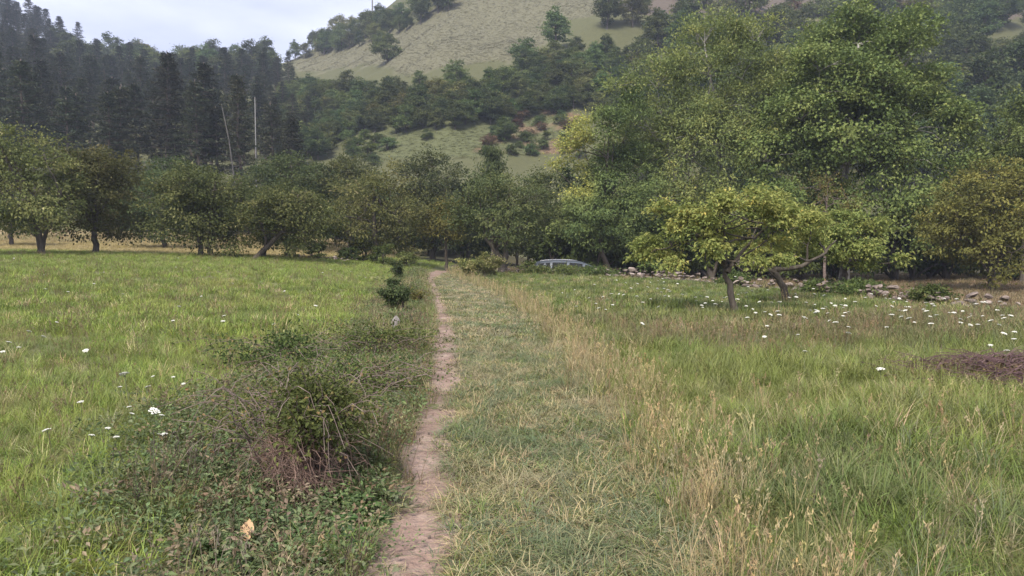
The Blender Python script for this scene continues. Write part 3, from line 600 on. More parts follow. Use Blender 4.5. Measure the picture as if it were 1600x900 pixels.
# belt of trees on the valley floor behind the orchard, and undergrowth below the riverside trees
k = 0
for _ in range(400):
    Y = rng.uniform(66, 90); x = rng.uniform(px(-80, Y), px(1000, Y))
    if k >= 46: break
    if 800 + 1200 * x / Y < 410 and rng.random() < .75: continue
    if any(o.name.startswith('valley_tree') and (o.location.x - x) ** 2 + (o.location.y - Y) ** 2 < 9 for o in C.objects): continue
    bb = 800 + 1200 * x / Y; zn = 'left of the double-trunked tree' if bb < 300 else ('between the leaning tree and the path' if bb < 680 else 'right of the path end'); put('valley_tree', HB, 'tree at the hill foot behind the orchard, ' + zn, 'tree', x, Y, rng.uniform(.62, .95), 'belt of trees behind the orchard ' + zn); k += 1
for q in range(46):
    X = rng.uniform(2, 36); Y = rng.uniform(50.5, 58) + max(0, X - 20) * -.1
    put('undergrowth_shrub', SH[:1], 'dark shrub of the undergrowth ' + ('behind the parked car' if X < 9 else ('below the ash and fruit trees' if X < 17 else 'below the maple and autumn trees')), 'shrub', X, Y, rng.uniform(.9, 2.0), 'riverside undergrowth ' + ('by the car' if X < 9 else ('below the ash' if X < 17 else 'below the maple')))
for q in range(24):
    X = rng.uniform(5, 40); Y = rng.uniform(56, 70)
    put('understorey_tree', HB[2:4], 'dark young tree in the thicket behind the tall riverside trees', 'tree', X, Y, rng.uniform(.7, 1.1), 'thicket behind the riverside trees')
for (bxx, Y, s, lab) in [(500, 47, .42, 'low grey-green bush under the trees left of the path end'), (545, 48.5, .5, 'low bush at the foot of the wide bushy tree'), (600, 47, .5, 'dark low bush left of the path end'), (632, 47.5, .55, 'dark low bush nearest to the path end'), (570, 50, .6, 'bush half hidden behind the low bushes left of the path'), (740, 50, .5, 'low bush just beyond the path end')]:
    X = px(bxx, Y); put('low_bush', SH[:2], lab, 'bush', X, Y, s, 'low bushes at the meadow edge', 1.3)
# a taller dark wood on the slope behind the right-hand riverside trees
for (bxx, Y, s) in [(1500, 92, 1.7), (1555, 96, 1.9), (1610, 90, 1.8), (1470, 104, 1.6), (1530, 112, 1.7), (1590, 116, 1.8), (1650, 100, 1.8)]:
    put('slope_tree', [HB[3], HB[1]], 'big dark tree on the slope right of the maple', 'tree', px(bxx, Y), Y, s, 'big trees on the slope right of the maple')

# ------------------------------------------------------------------ dry stone wall
def stone_mesh(seed, sub=2):
    import bmesh
    r = np.random.default_rng(seed); bm = bmesh.new(); bmesh.ops.create_icosphere(bm, subdivisions=sub, radius=.5)
    planes = unit(r.normal(size=(13, 3))); dd = r.uniform(.2, .38, 13)
    for v in bm.verts:
        p = np.array(v.co)
        for pl, q in zip(planes, dd):  # flat worn faces
            e = p @ pl - q
            if e > 0: p = p - pl * e * .92
        v.co = p + r.normal(0, .008, 3)
    me = bpy.data.meshes.new('stone'); bm.to_mesh(me); bm.free(); return me
stones = [stone_mesh(k) for k in range(10)]
for s in stones: s.materials.append(M['stone'])
stones_p = [s.copy() for s in stones[:4]]
for s in stones_p: s.materials[0] = M['stone_pale']
seg = np.hypot(*np.diff(WALL, axis=0).T); cum = np.concatenate([[0], np.cumsum(seg)])
def on_wall(s): return np.array([np.interp(s, cum, WALL[:, 0]), np.interp(s, cum, WALL[:, 1])])
wall = thing('dry_stone_wall', 'low tumbled dry stone wall running along the right side of the meadow', 'wall', (6.1, 40, hz(6.1, 40)))
base = np.array(wall.location)
def add_stone(parent, x, y, z, sz, pale=False):
    me = (stones_p if pale else stones)[rng.integers(4 if pale else 10)]
    return link('stone', me, parent, np.array([x, y, z]) - np.array(parent.location), rng.uniform(-.35, .35, 3) + np.array([0, 0, rng.uniform(0, 6.3)]), sz)
for s in np.arange(4.5, cum[-1] - 6, .2):
    p = on_wall(s); thick = .8 + .3 * float(wob(s * .35, 0, 1, 3))
    for lay in range(3):
        if rng.random() > thick * (1.0, .75, .4)[lay]: continue
        x = p[0] + rng.normal(0, .16); y = p[1] + rng.normal(0, .16); b = rng.uniform(.14, .34)
        add_stone(wall, x, y, hz(x, y) + .07 + lay * .14, (b * rng.uniform(1, 1.5), b, b * rng.uniform(.5, .8)), rng.random() < .14)
p = on_wall(cum[3] + .4); o = add_stone(wall, p[0] - .1, p[1] - .3, hz(*p) + .42, (.8, .45, .34), True); o['label'] = 'largest pale pinkish block on top of the wall'
rub = thing('stone_heap', 'scatter of pale stones under the trees left of the path end', 'stones', (*[px(500, 47.5), 47.5], hz(px(500, 47.5), 47.5)))
for k in range(26):
    x = px(rng.uniform(455, 560), 47.5) ; y = 47 + rng.normal(0, .5); b = rng.uniform(.12, .28); add_stone(rub, x, y, hz(x, y) + rng.uniform(.05, .25), (b * 1.3, b, b * .7), rng.random() < .5)
rub = thing('stone_heap', 'stones lying where the wall meets the end of the path', 'stones', (.2, 44.9, hz(.2, 44.9)))
for k in range(22):
    x = rng.uniform(-1.2, 2.6); y = 44.8 - x * .5 + rng.normal(0, .3); b = rng.uniform(.12, .3); add_stone(rub, x, y, hz(x, y) + rng.uniform(.05, .3), (b * 1.3, b, b * .7), rng.random() < .4)
st = thing('marker_stone', 'small whitish stone upright in the weeds left of the path', 'stone', (-2.15, 14.2, hz(-2.15, 14.2)))
link('stone', stones_p[1].copy(), st, (0, 0, .2), (.25, .3, .4), (.22, .17, .3)).data.materials[0] = M['stone_white']
for k in range(70):
    y = rng.uniform(3.6, 22); x = path_x(y) + rng.normal(0, .22); b = rng.uniform(.02, .05)
    o = link('pebble', stones[rng.integers(10)], None, (x, y, hz(x, y) + .012), rng.uniform(0, 6, 3), (b * 1.3, b, b * .6)); tag(o, 'small stone trodden into the bare footpath', 'stone', 'pebbles on the footpath')

# ------------------------------------------------------------------ bushes and brambles
def bush(name, label, loc, Wd, H, leafm, leaf, n_cl, per, stem_n=14, cane=0, cat='bush', group=None, twig='twig', dead=None, sy=1.0, **kw):
    t = thing(name, label, cat, loc, 0, group); wood = Acc(); fol = Acc(); nl = 9; lob = []
    for k in range(nl):
        a = rng.uniform(0, 6.3); r = Wd * rng.uniform(.16, .26); q = rng.uniform(0, .5) * Wd - r * .4
        lob.append((math.cos(a) * q, math.sin(a) * q * sy, rng.uniform(.3, .85) * H - r * .2, r, r * sy, min(r * .9, H * .3)))
    lob = np.array(lob); limbs = []
    for k in range(stem_n):
        e = lob[rng.integers(nl)]; P = curve((rng.normal(0, Wd * .1), rng.normal(0, Wd * .1 * sy), -.05), e[:3] + rng.normal(0, .1, 3) * e[3], (0, 0, .1 * H), 6, .02 * Wd); tube(wood, P, np.linspace(.010, .003, 6), 4, cap=False); limbs.append(P)
    for k in range(cane):
        a = rng.uniform(0, 6.3); q = Wd * rng.uniform(.5, .95); P = curve((rng.normal(0, Wd * .12), rng.normal(0, Wd * .12), 0), (math.cos(a) * q, math.sin(a) * q * sy, H * rng.uniform(.2, .9)), (0, 0, H * rng.uniform(.15, .5)), 9, .015 * Wd)
        tube(wood, P, np.linspace(.005, .0018, 9), 4, cap=False); m = 16; s = rng.integers(2, 9, m); pos = P[s] + rng.normal(0, .03, (m, 3))
        leaves(fol, pos, rng.normal(size=(m, 3)), np.array([0, 0, 1]) + rng.normal(0, .5, (m, 3)), leaf * rng.uniform(.7, 1.2, m), leaf * .6, rng.uniform(.2, 1, m))
    crown(fol, lob, n_cl, per, Wd * .14, leaf, wood=wood, limbs=limbs, twig_r=.0028, twig_p=.7, skip_low=.1, **kw)
    link('branches', wood.mesh('branches', M[twig], True), t); link('foliage', fol.mesh('foliage', M[leafm]), t)
    if dead:
        d = Acc()
        for k in range(dead):
            a = rng.uniform(-2.6, -.4); q = Wd * rng.uniform(.05, .3); b = (rng.normal(.10, Wd * .12), -Wd * rng.uniform(.0, .34), H * rng.uniform(.05, .5))
            e = (b[0] + rng.normal(0, .15), b[1] - rng.uniform(-.12, .16), max(.01, b[2] - rng.uniform(.0, .4))); tube(d, curve(b, e, (rng.normal(0, .05), rng.normal(-.03, .05), rng.normal(.03, .04)), 6, .014), np.linspace(.0018, .0008, 6), 3, cap=False)
        link('dead_stalks', d.mesh('dead_stalks', M['thatch']), t)['label'] = 'reddish brown dead stalks hanging under the bush'
    return t
def gl(x, y): return (x, y, hz(x, y))
bush('bramble_bush', 'thorny bramble bush with dry brown stalks, nearest to the camera left of the path', gl(-1.42, 4.95), 1.0, .86, 'leaf_bramble', .034, 150, 30, 110, 56, dead=620, tint=(.05, .85), sy=.8)
bush('bramble_bush', 'straggly bramble on the weedy strip just behind the nearest bramble bush', gl(-1.72, 6.4), 1.25, .55, 'leaf_bramble', .034, 100, 24, 80, 44, tint=(.2, .95))
bush('bramble_bush', 'low twiggy bramble left of the path between the nearest bush and the marker stone', gl(-1.75, 8.2), 1.7, .5, 'leaf_bramble', .04, 80, 20, 80, 50, tint=(.2, .9))
bush('bramble_bush', 'low bramble tangle just before the marker stone', gl(-2.1, 11.2), 1.8, .5, 'leaf_bramble', .05, 110, 26, 30, 24, tint=(.2, .9))
bush('bramble_bush', 'spreading low bramble with loose shoots on the left meadow edge', gl(-3.0, 10.2), 1.7, .5, 'leaf_bramble', .06, 60, 22, 24, 22, tint=(.1, .6))
bush('thorn_bush', 'dark upright bush left of the path at mid distance', gl(-2.72, 18.3), .78, 1.0, 'leaf_dark', .06, 130, 30, 26, 12, tint=(0, .6))
bush('thorn_bush', 'greyish dry bush right behind the dark upright bush', gl(-2.75, 21.0), 1.0, .6, 'leaf_brownish', .06, 80, 26, 40, 18, tint=(.2, 1))
bush('thorn_bush', 'small dark bush beside the path near its far end', gl(-4.9, 33), .8, .95, 'leaf_dark', .08, 80, 26, 14, 6, tint=(0, .5))
bush('thorn_bush', 'leafy green bush right of the path end in front of the forked tree', gl(-1.45, 40), 1.6, 1.3, 'leaf_orchard', .10, 150, 28, 20, 10, tint=(.2, .9))
bush('thorn_bush', 'yellowish green bush leaning against the leafy bush at the path end', gl(-2.35, 41), 1.2, 1.05, 'leaf_ash', .10, 80, 26, 16, 8, tint=(.3, .8))
for (s, Wd, H, lab) in [(1.2, 2.2, .5, 'dark bramble covering the wall start, left of the car'), (3.0, 2.6, .5, 'dark green bramble mass before the parked car'), (4.9, 2.6, .5, 'dark bramble before the right end of the parked car'),
                        (16.2, 1.8, .55, 'dark bramble on the wall behind the middle fruit tree'), (21.5, 1.6, .5, 'bramble on the wall right of the stout fruit tree'), (23.5, 1.8, .55, 'rank weeds on the wall midway to the right edge'), (26.3, 1.6, .5, 'weeds on the wall near the right edge')]:
    p = on_wall(s); bush('wall_bramble', lab, gl(p[0] + .1, p[1] + (.1 if s < 6 else 0)), Wd, H, 'leaf_bramble', .10, 130, 26, 20, 14, group='brambles on the stone wall', tint=(0, .75))
# heap of cut brush at the right
t = thing('brush_heap', 'low heap of purplish dry cut brush in the right meadow', 'brush', gl(6.15, 9.1)); w = Acc(); f = Acc()
for k in range(1000):
    x, y = rng.normal(0, .62), rng.normal(0, .45); h0 = .2 * math.exp(-(x / 1.3) ** 2 - (y / .7) ** 2) * rng.random(); a = rng.normal(0, .5) + (math.pi if rng.random() < .5 else 0); l2 = rng.uniform(.2, .6); dx, dy = math.cos(a) * l2, math.sin(a) * l2
    zz = hz(6.15 + x, 9.1 + y) - t.location.z + .04
    tube(w, curve((x, y, zz + h0), (x + dx, y + dy, zz + max(0, h0 + rng.uniform(-.1, .16))), (0, 0, .03), 4, .02), [.006, .005, .004, .002], 3, cap=False)
m = 2600; x, y = rng.normal(0, .75, m), rng.normal(0, .45, m); z = height(6.15 + x, 9.1 + y) - t.location.z + .05 + .22 * np.exp(-(x / 1.3) ** 2 - (y / .7) ** 2) * rng.random(m)
leaves(f, np.stack([x, y, z], -1), rng.normal(size=(m, 3)), np.array([0, 0, 1]) + rng.normal(0, .6, (m, 3)), rng.uniform(.04, .09, m), .03, rng.random(m))
M['brush'] = rough_mat('brush', [(.045, .026, .03), (.10, .06, .062), (.18, .12, .115)], 5, .95, .3)
link('twigs', w.mesh('twigs', M['brush']), t); link('dry_leaves', f.mesh('dry_leaves', M['leaf_heath']), t)
# fallen leaf
f = Acc(); u = np.linspace(0, 1, 9); wv = .034 * np.sin(np.pi * u) ** .7
V = np.concatenate([np.stack([-wv, u * .14, .012 + .02 * u + .01 * np.sin(u * 5)], -1), np.stack([0 * u, u * .14, .004 + .02 * u], -1), np.stack([wv, u * .14, .016 + .02 * u], -1)]); F = []
for k in range(8): F += [(k, k + 9, k + 10, k + 1), (k + 9, k + 18, k + 19, k + 10)]
f.add(V, None, F); M['fallen'] = rough_mat('fallen', [(.3, .18, .09), (.44, .3, .17)], 12, .7, .3)
t = thing('fallen_leaf', 'single tan fallen leaf on the bare ground at the lower edge of the picture', 'leaf', (-1.37, 3.87, hz(-1.37, 3.87) + .07), .25)
link('blade', f.mesh('blade', M['fallen'], True), t, rot=(.5, .1, 0)); w = Acc(); tube(w, [(0, -.05, -.005), (0, 0, .004)], [.002, .002], 5); link('stalk', w.mesh('stalk', M['twig']), t, rot=(.5, .1, 0))

# ------------------------------------------------------------------ parked car beyond the wall
M['paint'] = plain_mat('paint', (.07, .082, .1), .42, .2); M['glass'] = plain_mat('glass', (.01, .011, .012), .3, 0, .25); M['tyre'] = plain_mat('tyre', (.02, .02, .02), .85)
M['rim'] = plain_mat('rim', (.4, .4, .41), .35, .8); M['trim'] = plain_mat('trim', (.03, .03, .032), .5); M['lamp_glass'] = plain_mat('lamp_glass', (.6, .6, .6), .15); M['lamp_red'] = plain_mat('lamp_red', (.35, .02, .02), .2)
car = thing('parked_car', 'blue-grey people carrier parked beyond the wall, only roof and windows showing', 'car', (1.30, 46.6, hz(3.8, 46.6) - .02), math.radians(-2))
car.scale = (1.16, 1.1, 1.0)
# profile: x along the car (0 rear to 4.35 nose); section rows from sill to roof
xs = np.array([0.0, .06, .2, .6, 1.2, 1.9, 2.5, 2.95, 3.35, 3.75, 4.1, 4.3, 4.38])
belt = np.array([.86, .92, .95, .96, .96, .95, .94, .93, .92, .84, .74, .66, .52]); roof = np.array([.9, 1.28, 1.46, 1.53, 1.56, 1.54, 1.46, 1.27, 1.02, .86, .76, .67, .53]); hw = np.array([.7, .78, .82, .85, .86, .86, .86, .86, .85, .82, .77, .66, .5])
rowsV = []
for x, b, r, w_ in zip(xs, belt, roof, hw):
    sec = [(w_ * .94, .24), (w_ * 1.0, .45), (w_ * 1.0, b * .75), (w_ * .97, b), (w_ * (.97 - .16 * (r - b) / .6) , b + (r - b) * .86), (w_ * (.97 - .24 * (r - b) / .6) * .92, b + (r - b) * .97), (w_ * .4, r), (0, r + .012)]
    rowsV.append([(x, yv_, zv_) for yv_, zv_ in sec] + [(x, -yv_, zv_) for yv_, zv_ in sec[-2::-1]])
V = np.array(rowsV); k, n = V.shape[:2]; i = np.arange(k - 1)[:, None] * n + np.arange(n - 1)[None, :]
a = Acc(); a.add(V.reshape(-1, 3), None, np.stack([i, i + n, i + n + 1, i + 1], -1).reshape(-1, 4))
for e in (0, k - 1):
    c0 = len(V.reshape(-1, 3)); ring = V[e]; a.add(np.concatenate([ring, ring.mean(0)[None]]), [(q, q + 1, n) for q in range(n - 1)])
link('body', a.mesh('body', M['paint'], True), car)
def side_y(x, z):
    w_ = np.interp(x, xs, hw); b = np.interp(x, xs, belt); r = np.interp(x, xs, roof); f = (z - b) / max(.01, r - b)
    return w_ * np.interp(f, [0, .86, .97], [.97, .97 - .16 * (r - b) / .6, (.97 - .24 * (r - b) / .6) * .92])
for sgn in (1, -1):
    for (x0, x1) in [(.22, .86), (.95, 1.72), (1.82, 2.55), (2.62, 2.98)]:
        P = []
        for (x, f_) in [(x0, .06), (x1, .06), (x1 + (.0 if x1 < 2.5 else -.04), .80), (x0 + .04, .80)]:
            b = np.interp(x, xs, belt); r = np.interp(x, xs, roof); z = b + (r - b) * f_; P.append((x, sgn * (side_y(x, z) + .008), z))
        P = np.array(P); inn = P - np.array([0, sgn * .02, 0]); a = Acc(); a.add(np.concatenate([P, inn]), None, [(0, 1, 2, 3), (7, 6, 5, 4), (0, 4, 5, 1), (1, 5, 6, 2), (2, 6, 7, 3), (3, 7, 4, 0)])
        link('side_window', a.mesh('side_window', M['glass']), car)
    w = Acc(); P = np.array([(x, sgn * np.interp(x, xs, hw) * .72, np.interp(x, xs, roof) + .03) for x in np.linspace(.35, 2.3, 8)]); tube(w, P, .018, 6); link('roof_rail', w.mesh('roof_rail', M['rim'], True), car)
    a = Acc(); tube(a, [(2.75, sgn * .88, 1.0), (2.75, sgn * 1.02, 1.02)], [.07, .085], 8); link('mirror', a.mesh('mirror', M['paint'], True), car)
    a = Acc(); tube(a, [(1.0, sgn * .868, .82), (1.16, sgn * .868, .82)], .015, 6); link('door_handle', a.mesh('door_handle', M['trim']), car)
    a = Acc(); tube(a, [(4.12, sgn * .55, .62), (4.34, sgn * .5, .6)], [.1, .08], 8); link('headlight', a.mesh('headlight', M['lamp_glass'], True), car)
    a = Acc(); tube(a, [(.03, sgn * .7, .75), (.05, sgn * .72, 1.1)], [.06, .05], 8); link('tail_light', a.mesh('tail_light', M['lamp_red'], True), car)
    for x in (.8, 3.4):
        wh = link('wheel', None, car, (x, sgn * .78, .31)); an = np.linspace(0, 2 * math.pi, 25)
        a = Acc(); tube(a, np.stack([np.cos(an) * .24, 0 * an, np.sin(an) * .24], -1), .085, 8, cap=False); link('tyre', a.mesh('tyre', M['tyre'], True), wh)
        a = Acc(); tube(a, [(0, -.05, 0), (0, .05, 0), (0, .06, 0)], [.19, .19, .06], 16); tube(a, [(0, .05, 0), (0, -.05, 0), (0, -.06, 0)], [.19, .19, .06], 16); link('rim', a.mesh('rim', M['rim'], True), wh)
a = Acc(); P = np.array([(3.30, .70, 1.02), (3.30, -.70, 1.02), (2.58, -.56, 1.45), (2.58, .56, 1.45)]) + np.array([.03, 0, .035]); a.add(np.concatenate([P, P - np.array([.02, 0, .02])]), None, [(0, 1, 2, 3), (7, 6, 5, 4), (0, 4, 5, 1), (1, 5, 6, 2), (2, 6, 7, 3), (3, 7, 4, 0)]); link('windscreen', a.mesh('windscreen', M['glass']), car)
a = Acc(); P = np.array([(.0, .62, .96), (.0, -.62, .96), (.1, -.54, 1.34), (.1, .54, 1.34)]) - np.array([.03, 0, 0]); a.add(np.concatenate([P, P + np.array([.02, 0, 0])]), None, [(3, 2, 1, 0), (4, 5, 6, 7), (0, 1, 5, 4), (1, 2, 6, 5), (2, 3, 7, 6), (3, 0, 4, 7)]); link('rear_window', a.mesh('rear_window', M['glass']), car)

# ------------------------------------------------------------------ grass and herbs: tufts set on scattered points
def blade(acc, n, rad, hmin, hmax, wd, bend, lean=.25, seg=3, t=(.3, .9)):
    for k in range(n):
        a = rng.uniform(0, 6.3); r = rad * math.sqrt(rng.random()); b = np.array([math.cos(a) * r, math.sin(a) * r, -.02]); h = rng.uniform(hmin, hmax)
        da = a + rng.normal(0, .9); dv = np.array([math.cos(da), math.sin(da), 0]); sv = np.array([-dv[1], dv[0], 0]); B = bend * rng.uniform(.3, 1.3); ln = lean * rng.uniform(0, 1)
        P = []
        for s in np.linspace(0, 1, seg + 1):
            th = ln + B * s; p = b + dv * h * s * math.sin(th) + np.array([0, 0, h * s * max(.12, math.cos(th))]); w = wd * (1 - s ** 1.6) * .5 * (.7 if s == 0 else 1)
            P += [p - sv * w, p + sv * w]
        P = np.array(P); tt = rng.uniform(*t)
        acc.add(P, None, [(2 * q, 2 * q + 1, 2 * q + 3, 2 * q + 2) for q in range(seg)], np.linspace(tt * .75, tt, seg))
def stems(acc, n, rad, hmin, hmax, head, t=(.3, .9), sp=.2):
    for k in range(n):
        a = rng.uniform(0, 6.3); r = rad * math.sqrt(rng.random()); b = np.array([math.cos(a) * r, math.sin(a) * r, -.02]); h = rng.uniform(hmin, hmax); e = b + np.array([rng.normal(0, sp) * h, rng.normal(0, sp) * h, h])
        tt = rng.uniform(*t); P = curve(b, e, (0, 0, .03), 4); tube(acc, P, [.0022, .002, .0016, .001], 3, tt, cap=False)
        m = 7; s = rng.uniform(0, head, m); pos = e - (e - b) * s[:, None] * .5 + rng.normal(0, .008, (m, 3)); d = unit(e - b)[None] + rng.normal(0, .45, (m, 3)); leaves(acc, pos, d, rng.normal(size=(m, 3)), .03, .009, np.full(m, min(1, tt + .1)))
def herb(acc, n, rad, size, asp, up=.5, t=(.2, .9), h=.1):
    a = rng.uniform(0, 6.3, n); r = rad * np.sqrt(rng.random(n)); pos = np.stack([np.cos(a) * r, np.sin(a) * r, rng.uniform(.02, h, n)], -1)
    d = np.stack([np.cos(a), np.sin(a), rng.uniform(-.1, up * 2, n)], -1) + rng.normal(0, .35, (n, 3)); ln = size * rng.uniform(.6, 1.3, n)
    leaves(acc, pos, d, np.array([0, 0, 1]) + rng.normal(0, .35, (n, 3)), ln, ln * asp, rng.uniform(*t, n), .15)
def rosette(acc, n, size, wd):
    for k in range(n):
        a = rng.uniform(0, 6.3); dv = np.array([math.cos(a), math.sin(a), 0]); sv = np.array([-dv[1], dv[0], 0]); h = size * rng.uniform(.6, 1.2); P = []; th0 = rng.uniform(.3, .9); tt = rng.uniform(.3, 1)
        for s in (0, .25, .5, .75, 1):
            th = th0 + s * .9; p = dv * h * s * math.sin(th) + np.array([0, 0, h * s * max(.1, math.cos(th)) - .01]); w = wd * h * math.sin(math.pi * min(.97, s * .85 + .12)) * .5; P += [p - sv * w + np.array([0, 0, w * .4]), p, p + sv * w + np.array([0, 0, w * .4])]
        F = [];
        for q in range(4): F += [(3 * q, 3 * q + 1, 3 * q + 4, 3 * q + 3), (3 * q + 1, 3 * q + 2, 3 * q + 5, 3 * q + 4)]
        acc.add(P, None, F, tt)
def coll(name, fns):
    c = bpy.data.collections.new(name)
    for k, fn in enumerate(fns):
        a = Acc(); fn(a); o = bpy.data.objects.new('%s_%02d' % (name, k), a.mesh(name, M['tuft'])); c.objects.link(o)
    return c
T = {
 'meadow': coll('meadow_tuft', [lambda a: blade(a, 24, .07, .16, .34, .0065, .9)] * 4),
 'meadow_far': coll('meadow_far_tuft', [lambda a: blade(a, 22, .16, .14, .30, .016, .8)] * 3),
 'mown': coll('mown_tuft', [lambda a: blade(a, 24, .08, .09, .22, .0065, 1.5, .65)] * 4),
 'mown_far': coll('mown_far_tuft', [lambda a: blade(a, 20, .16, .06, .13, .015, 1.5, .6)] * 3),
 'straw': coll('straw_tuft', [lambda a: (blade(a, 16, .06, .2, .42, .0045, .7, .3), stems(a, 3, .05, .3, .5, .3))] * 4),
 'seed': coll('seed_tuft', [lambda a: (stems(a, 7, .14, .22, .42, .5), blade(a, 6, .1, .12, .25, .006, .8))] * 4),
 'herb': coll('herb_tuft', [lambda a: herb(a, 30, .12, .040, .42, h=.14)] * 2 + [lambda a: herb(a, 46, .13, .026, .55, h=.16)] * 3),
 'dock': coll('dock_tuft', [lambda a: rosette(a, 10, .2, .26)] * 3),
 'litter': coll('litter_tuft', [lambda a: blade(a, 16, .12, .05, .16, .004, .6, 1.35)] * 3),
}
def gn_scatter(name, label, kindset, X, Y, cols, scl, idx_n, lean=.12, zoff=0.0):
    n = len(X); Z = height(X, Y) + zoff; me = bpy.data.meshes.new(name); me.vertices.add(n)
    me.vertices.foreach_set('co', np.stack([X, Y, Z], -1).astype(np.float32).ravel())
    def attr(nm, ty, key, val): a = me.attributes.new(nm, ty, 'POINT'); a.data.foreach_set(key, np.ascontiguousarray(val).ravel())
    attr('rot', 'FLOAT_VECTOR', 'vector', np.stack([rng.normal(0, lean, n), rng.normal(0, lean, n), rng.uniform(0, 6.3, n)], -1).astype(np.float32))
    scl = np.asarray(scl, float); scl = scl[:, None] * np.ones((1, 3)) if scl.ndim == 1 else scl
    attr('scl', 'FLOAT_VECTOR', 'vector', scl.astype(np.float32)); attr('idx', 'INT', 'value', rng.integers(0, idx_n, n).astype(np.int32))
    attr('col', 'FLOAT_COLOR', 'color', np.concatenate([np.clip(cols, 0, 1), np.ones((n, 1))], 1).astype(np.float32))
    o = link(name, me); g = bpy.data.node_groups.new(name, 'GeometryNodeTree')
    g.interface.new_socket('Geometry', in_out='INPUT', socket_type='NodeSocketGeometry'); g.interface.new_socket('Geometry', in_out='OUTPUT', socket_type='NodeSocketGeometry')
    N, L = g.nodes, g.links; gi = N.new('NodeGroupInput'); go = N.new('NodeGroupOutput'); ip = N.new('GeometryNodeInstanceOnPoints'); ci = N.new('GeometryNodeCollectionInfo')
    ci.inputs['Collection'].default_value = kindset; ci.inputs['Separate Children'].default_value = True; ci.inputs['Reset Children'].default_value = True
    ip.inputs['Pick Instance'].default_value = True
    def na(nm, ty):
        q = N.new('GeometryNodeInputNamedAttribute'); q.data_type = ty; q.inputs['Name'].default_value = nm; return q.outputs['Attribute']
    L.new(gi.outputs[0], ip.inputs['Points']); L.new(ci.outputs[0], ip.inputs['Instance']); L.new(na('idx', 'INT'), ip.inputs['Instance Index'])
    L.new(na('rot', 'FLOAT_VECTOR'), ip.inputs['Rotation']); L.new(na('scl', 'FLOAT_VECTOR'), ip.inputs['Scale']); L.new(ip.outputs[0], go.inputs[0])
    md = o.modifiers.new('scatter', 'NODES'); md.node_group = g
    tag(o, label, kind='stuff'); return o
def spread(y0, y1, dens, k=.86, pad=2.5):
    """random points on the valley floor, dens(Y) per square metre"""
    out = []
    edges = np.geomspace(max(y0, 1.2), y1, 26)
    for a, b in zip(edges[:-1], edges[1:]):
        hwid = k * b + pad; n = int(dens((a + b) / 2) * (b - a) * 2 * hwid); out.append(np.stack([rng.uniform(-hwid, hwid, n), rng.uniform(a, b, n)], -1))
    P = np.concatenate(out); return P[:, 0], P[:, 1]
def pal(n, cols, w, jit=.13):
    cols = np.array(cols); i = rng.choice(len(cols), n, p=np.array(w) / np.sum(w)); return cols[i] * (1 + rng.normal(0, jit, (n, 1))) * (1 + rng.normal(0, .05, (n, 3)))
GREEN, BRIGHT, OLIVE, STRAW, BLUEG, BROWN, DARK = (.13, .18, .045), (.205, .262, .052), (.18, .19, .065), (.42, .35, .205), (.145, .175, .098), (.19, .145, .095), (.055, .085, .03)
def blend(c, col, w, jit=.12): return c * (1 - w[:, None]) + np.array(col)[None] * (1 + rng.normal(0, jit, (len(c), 1))) * w[:, None]
def inside(X, Y): return (wall_d(X, Y) < -.45) | (X < 0)
def near_far(X, Y, cols, s, name, label, a, b, na_, nb_, split=13):
    m = Y < split; gn_scatter(name, label + ' near the camera', T[a], X[m], Y[m], cols[m], s[m], na_); m = ~m; gn_scatter(name, label + ' farther off', T[b], X[m], Y[m], cols[m], s[m], nb_)
# left meadow
X, Y = spread(1.6, 66, lambda y: 150 * min(1, (6 / y) ** 1.15)); q = X < weed_x(Y) + rng.normal(0, .22, len(X)); X, Y = X[q], Y[q]
c = pal(len(X), [GREEN, BRIGHT, OLIVE, STRAW], [.3, .42, .2, .06]); pn = wob(X, Y, .55, 1)
c = blend(c, (.25, .25, .085), sstep(.25, .8, pn) * .6); c = blend(c, (.125, .16, .055), sstep(.2, .8, -wob(X, Y, .8, 5)) * .6)
c = blend(c, (.20, .265, .06), sstep(24, 34, Y) * .55); c = blend(c, (.36, .29, .15), sstep(42, 48, Y) * sstep(-10, -14, X) * .85)
s = rng.uniform(.4, 1.05, len(X)) * (1 - .15 * sstep(20, 40, Y)) * (1 + .35 * wob(X, Y, 1.1, 2)); c = c * 1.14; c = blend(c, (.3, .2, .15), sstep(.75, .98, wob(X, Y, 1.1, 7)) * .5)
near_far(X, Y, c, s, 'meadow_grass', 'bright green grass of the left meadow', 'meadow', 'meadow_far', 4, 3)
# mown swath
X, Y = spread(1.6, 56, lambda y: 330 * min(1, (6 / y) ** 1.2)); e = rng.normal(0, .09, len(X)); q = (X > path_x(Y) + path_w(Y) * (.40 + .25 * wob(X, Y, 2.2, 4)) + e) & (X < swath_x(Y) + .15 + e * 2); X, Y = X[q], Y[q]
c = pal(len(X), [BLUEG, GREEN, STRAW, OLIVE], [.42, .12, .29, .18]); pn = wob(X, Y, 1.6, 4); c = blend(c, (.36, .31, .2), sstep(.1, .8, pn) * .55); c = blend(c, (.12, .165, .085), sstep(.1, .8, -pn) * .5)
near_far(X, Y, c, rng.uniform(.6, 1.1, len(X)), 'mown_grass', 'short trodden grass of the mown strip right of the path', 'mown', 'mown_far', 4, 3)
X, Y = spread(1.6, 26, lambda y: 26 * min(1, (6 / y))); q = (np.abs(X - path_x(Y)) < path_w(Y) * .6); X, Y = X[q], Y[q]
gn_scatter('dry_litter', 'dry grass litter and thin blades lying on the footpath', T['litter'], X, Y, pal(len(X), [STRAW, (.25, .2, .14), BLUEG], [.4, .4, .3]), rng.uniform(.4, .9, len(X)), 3)
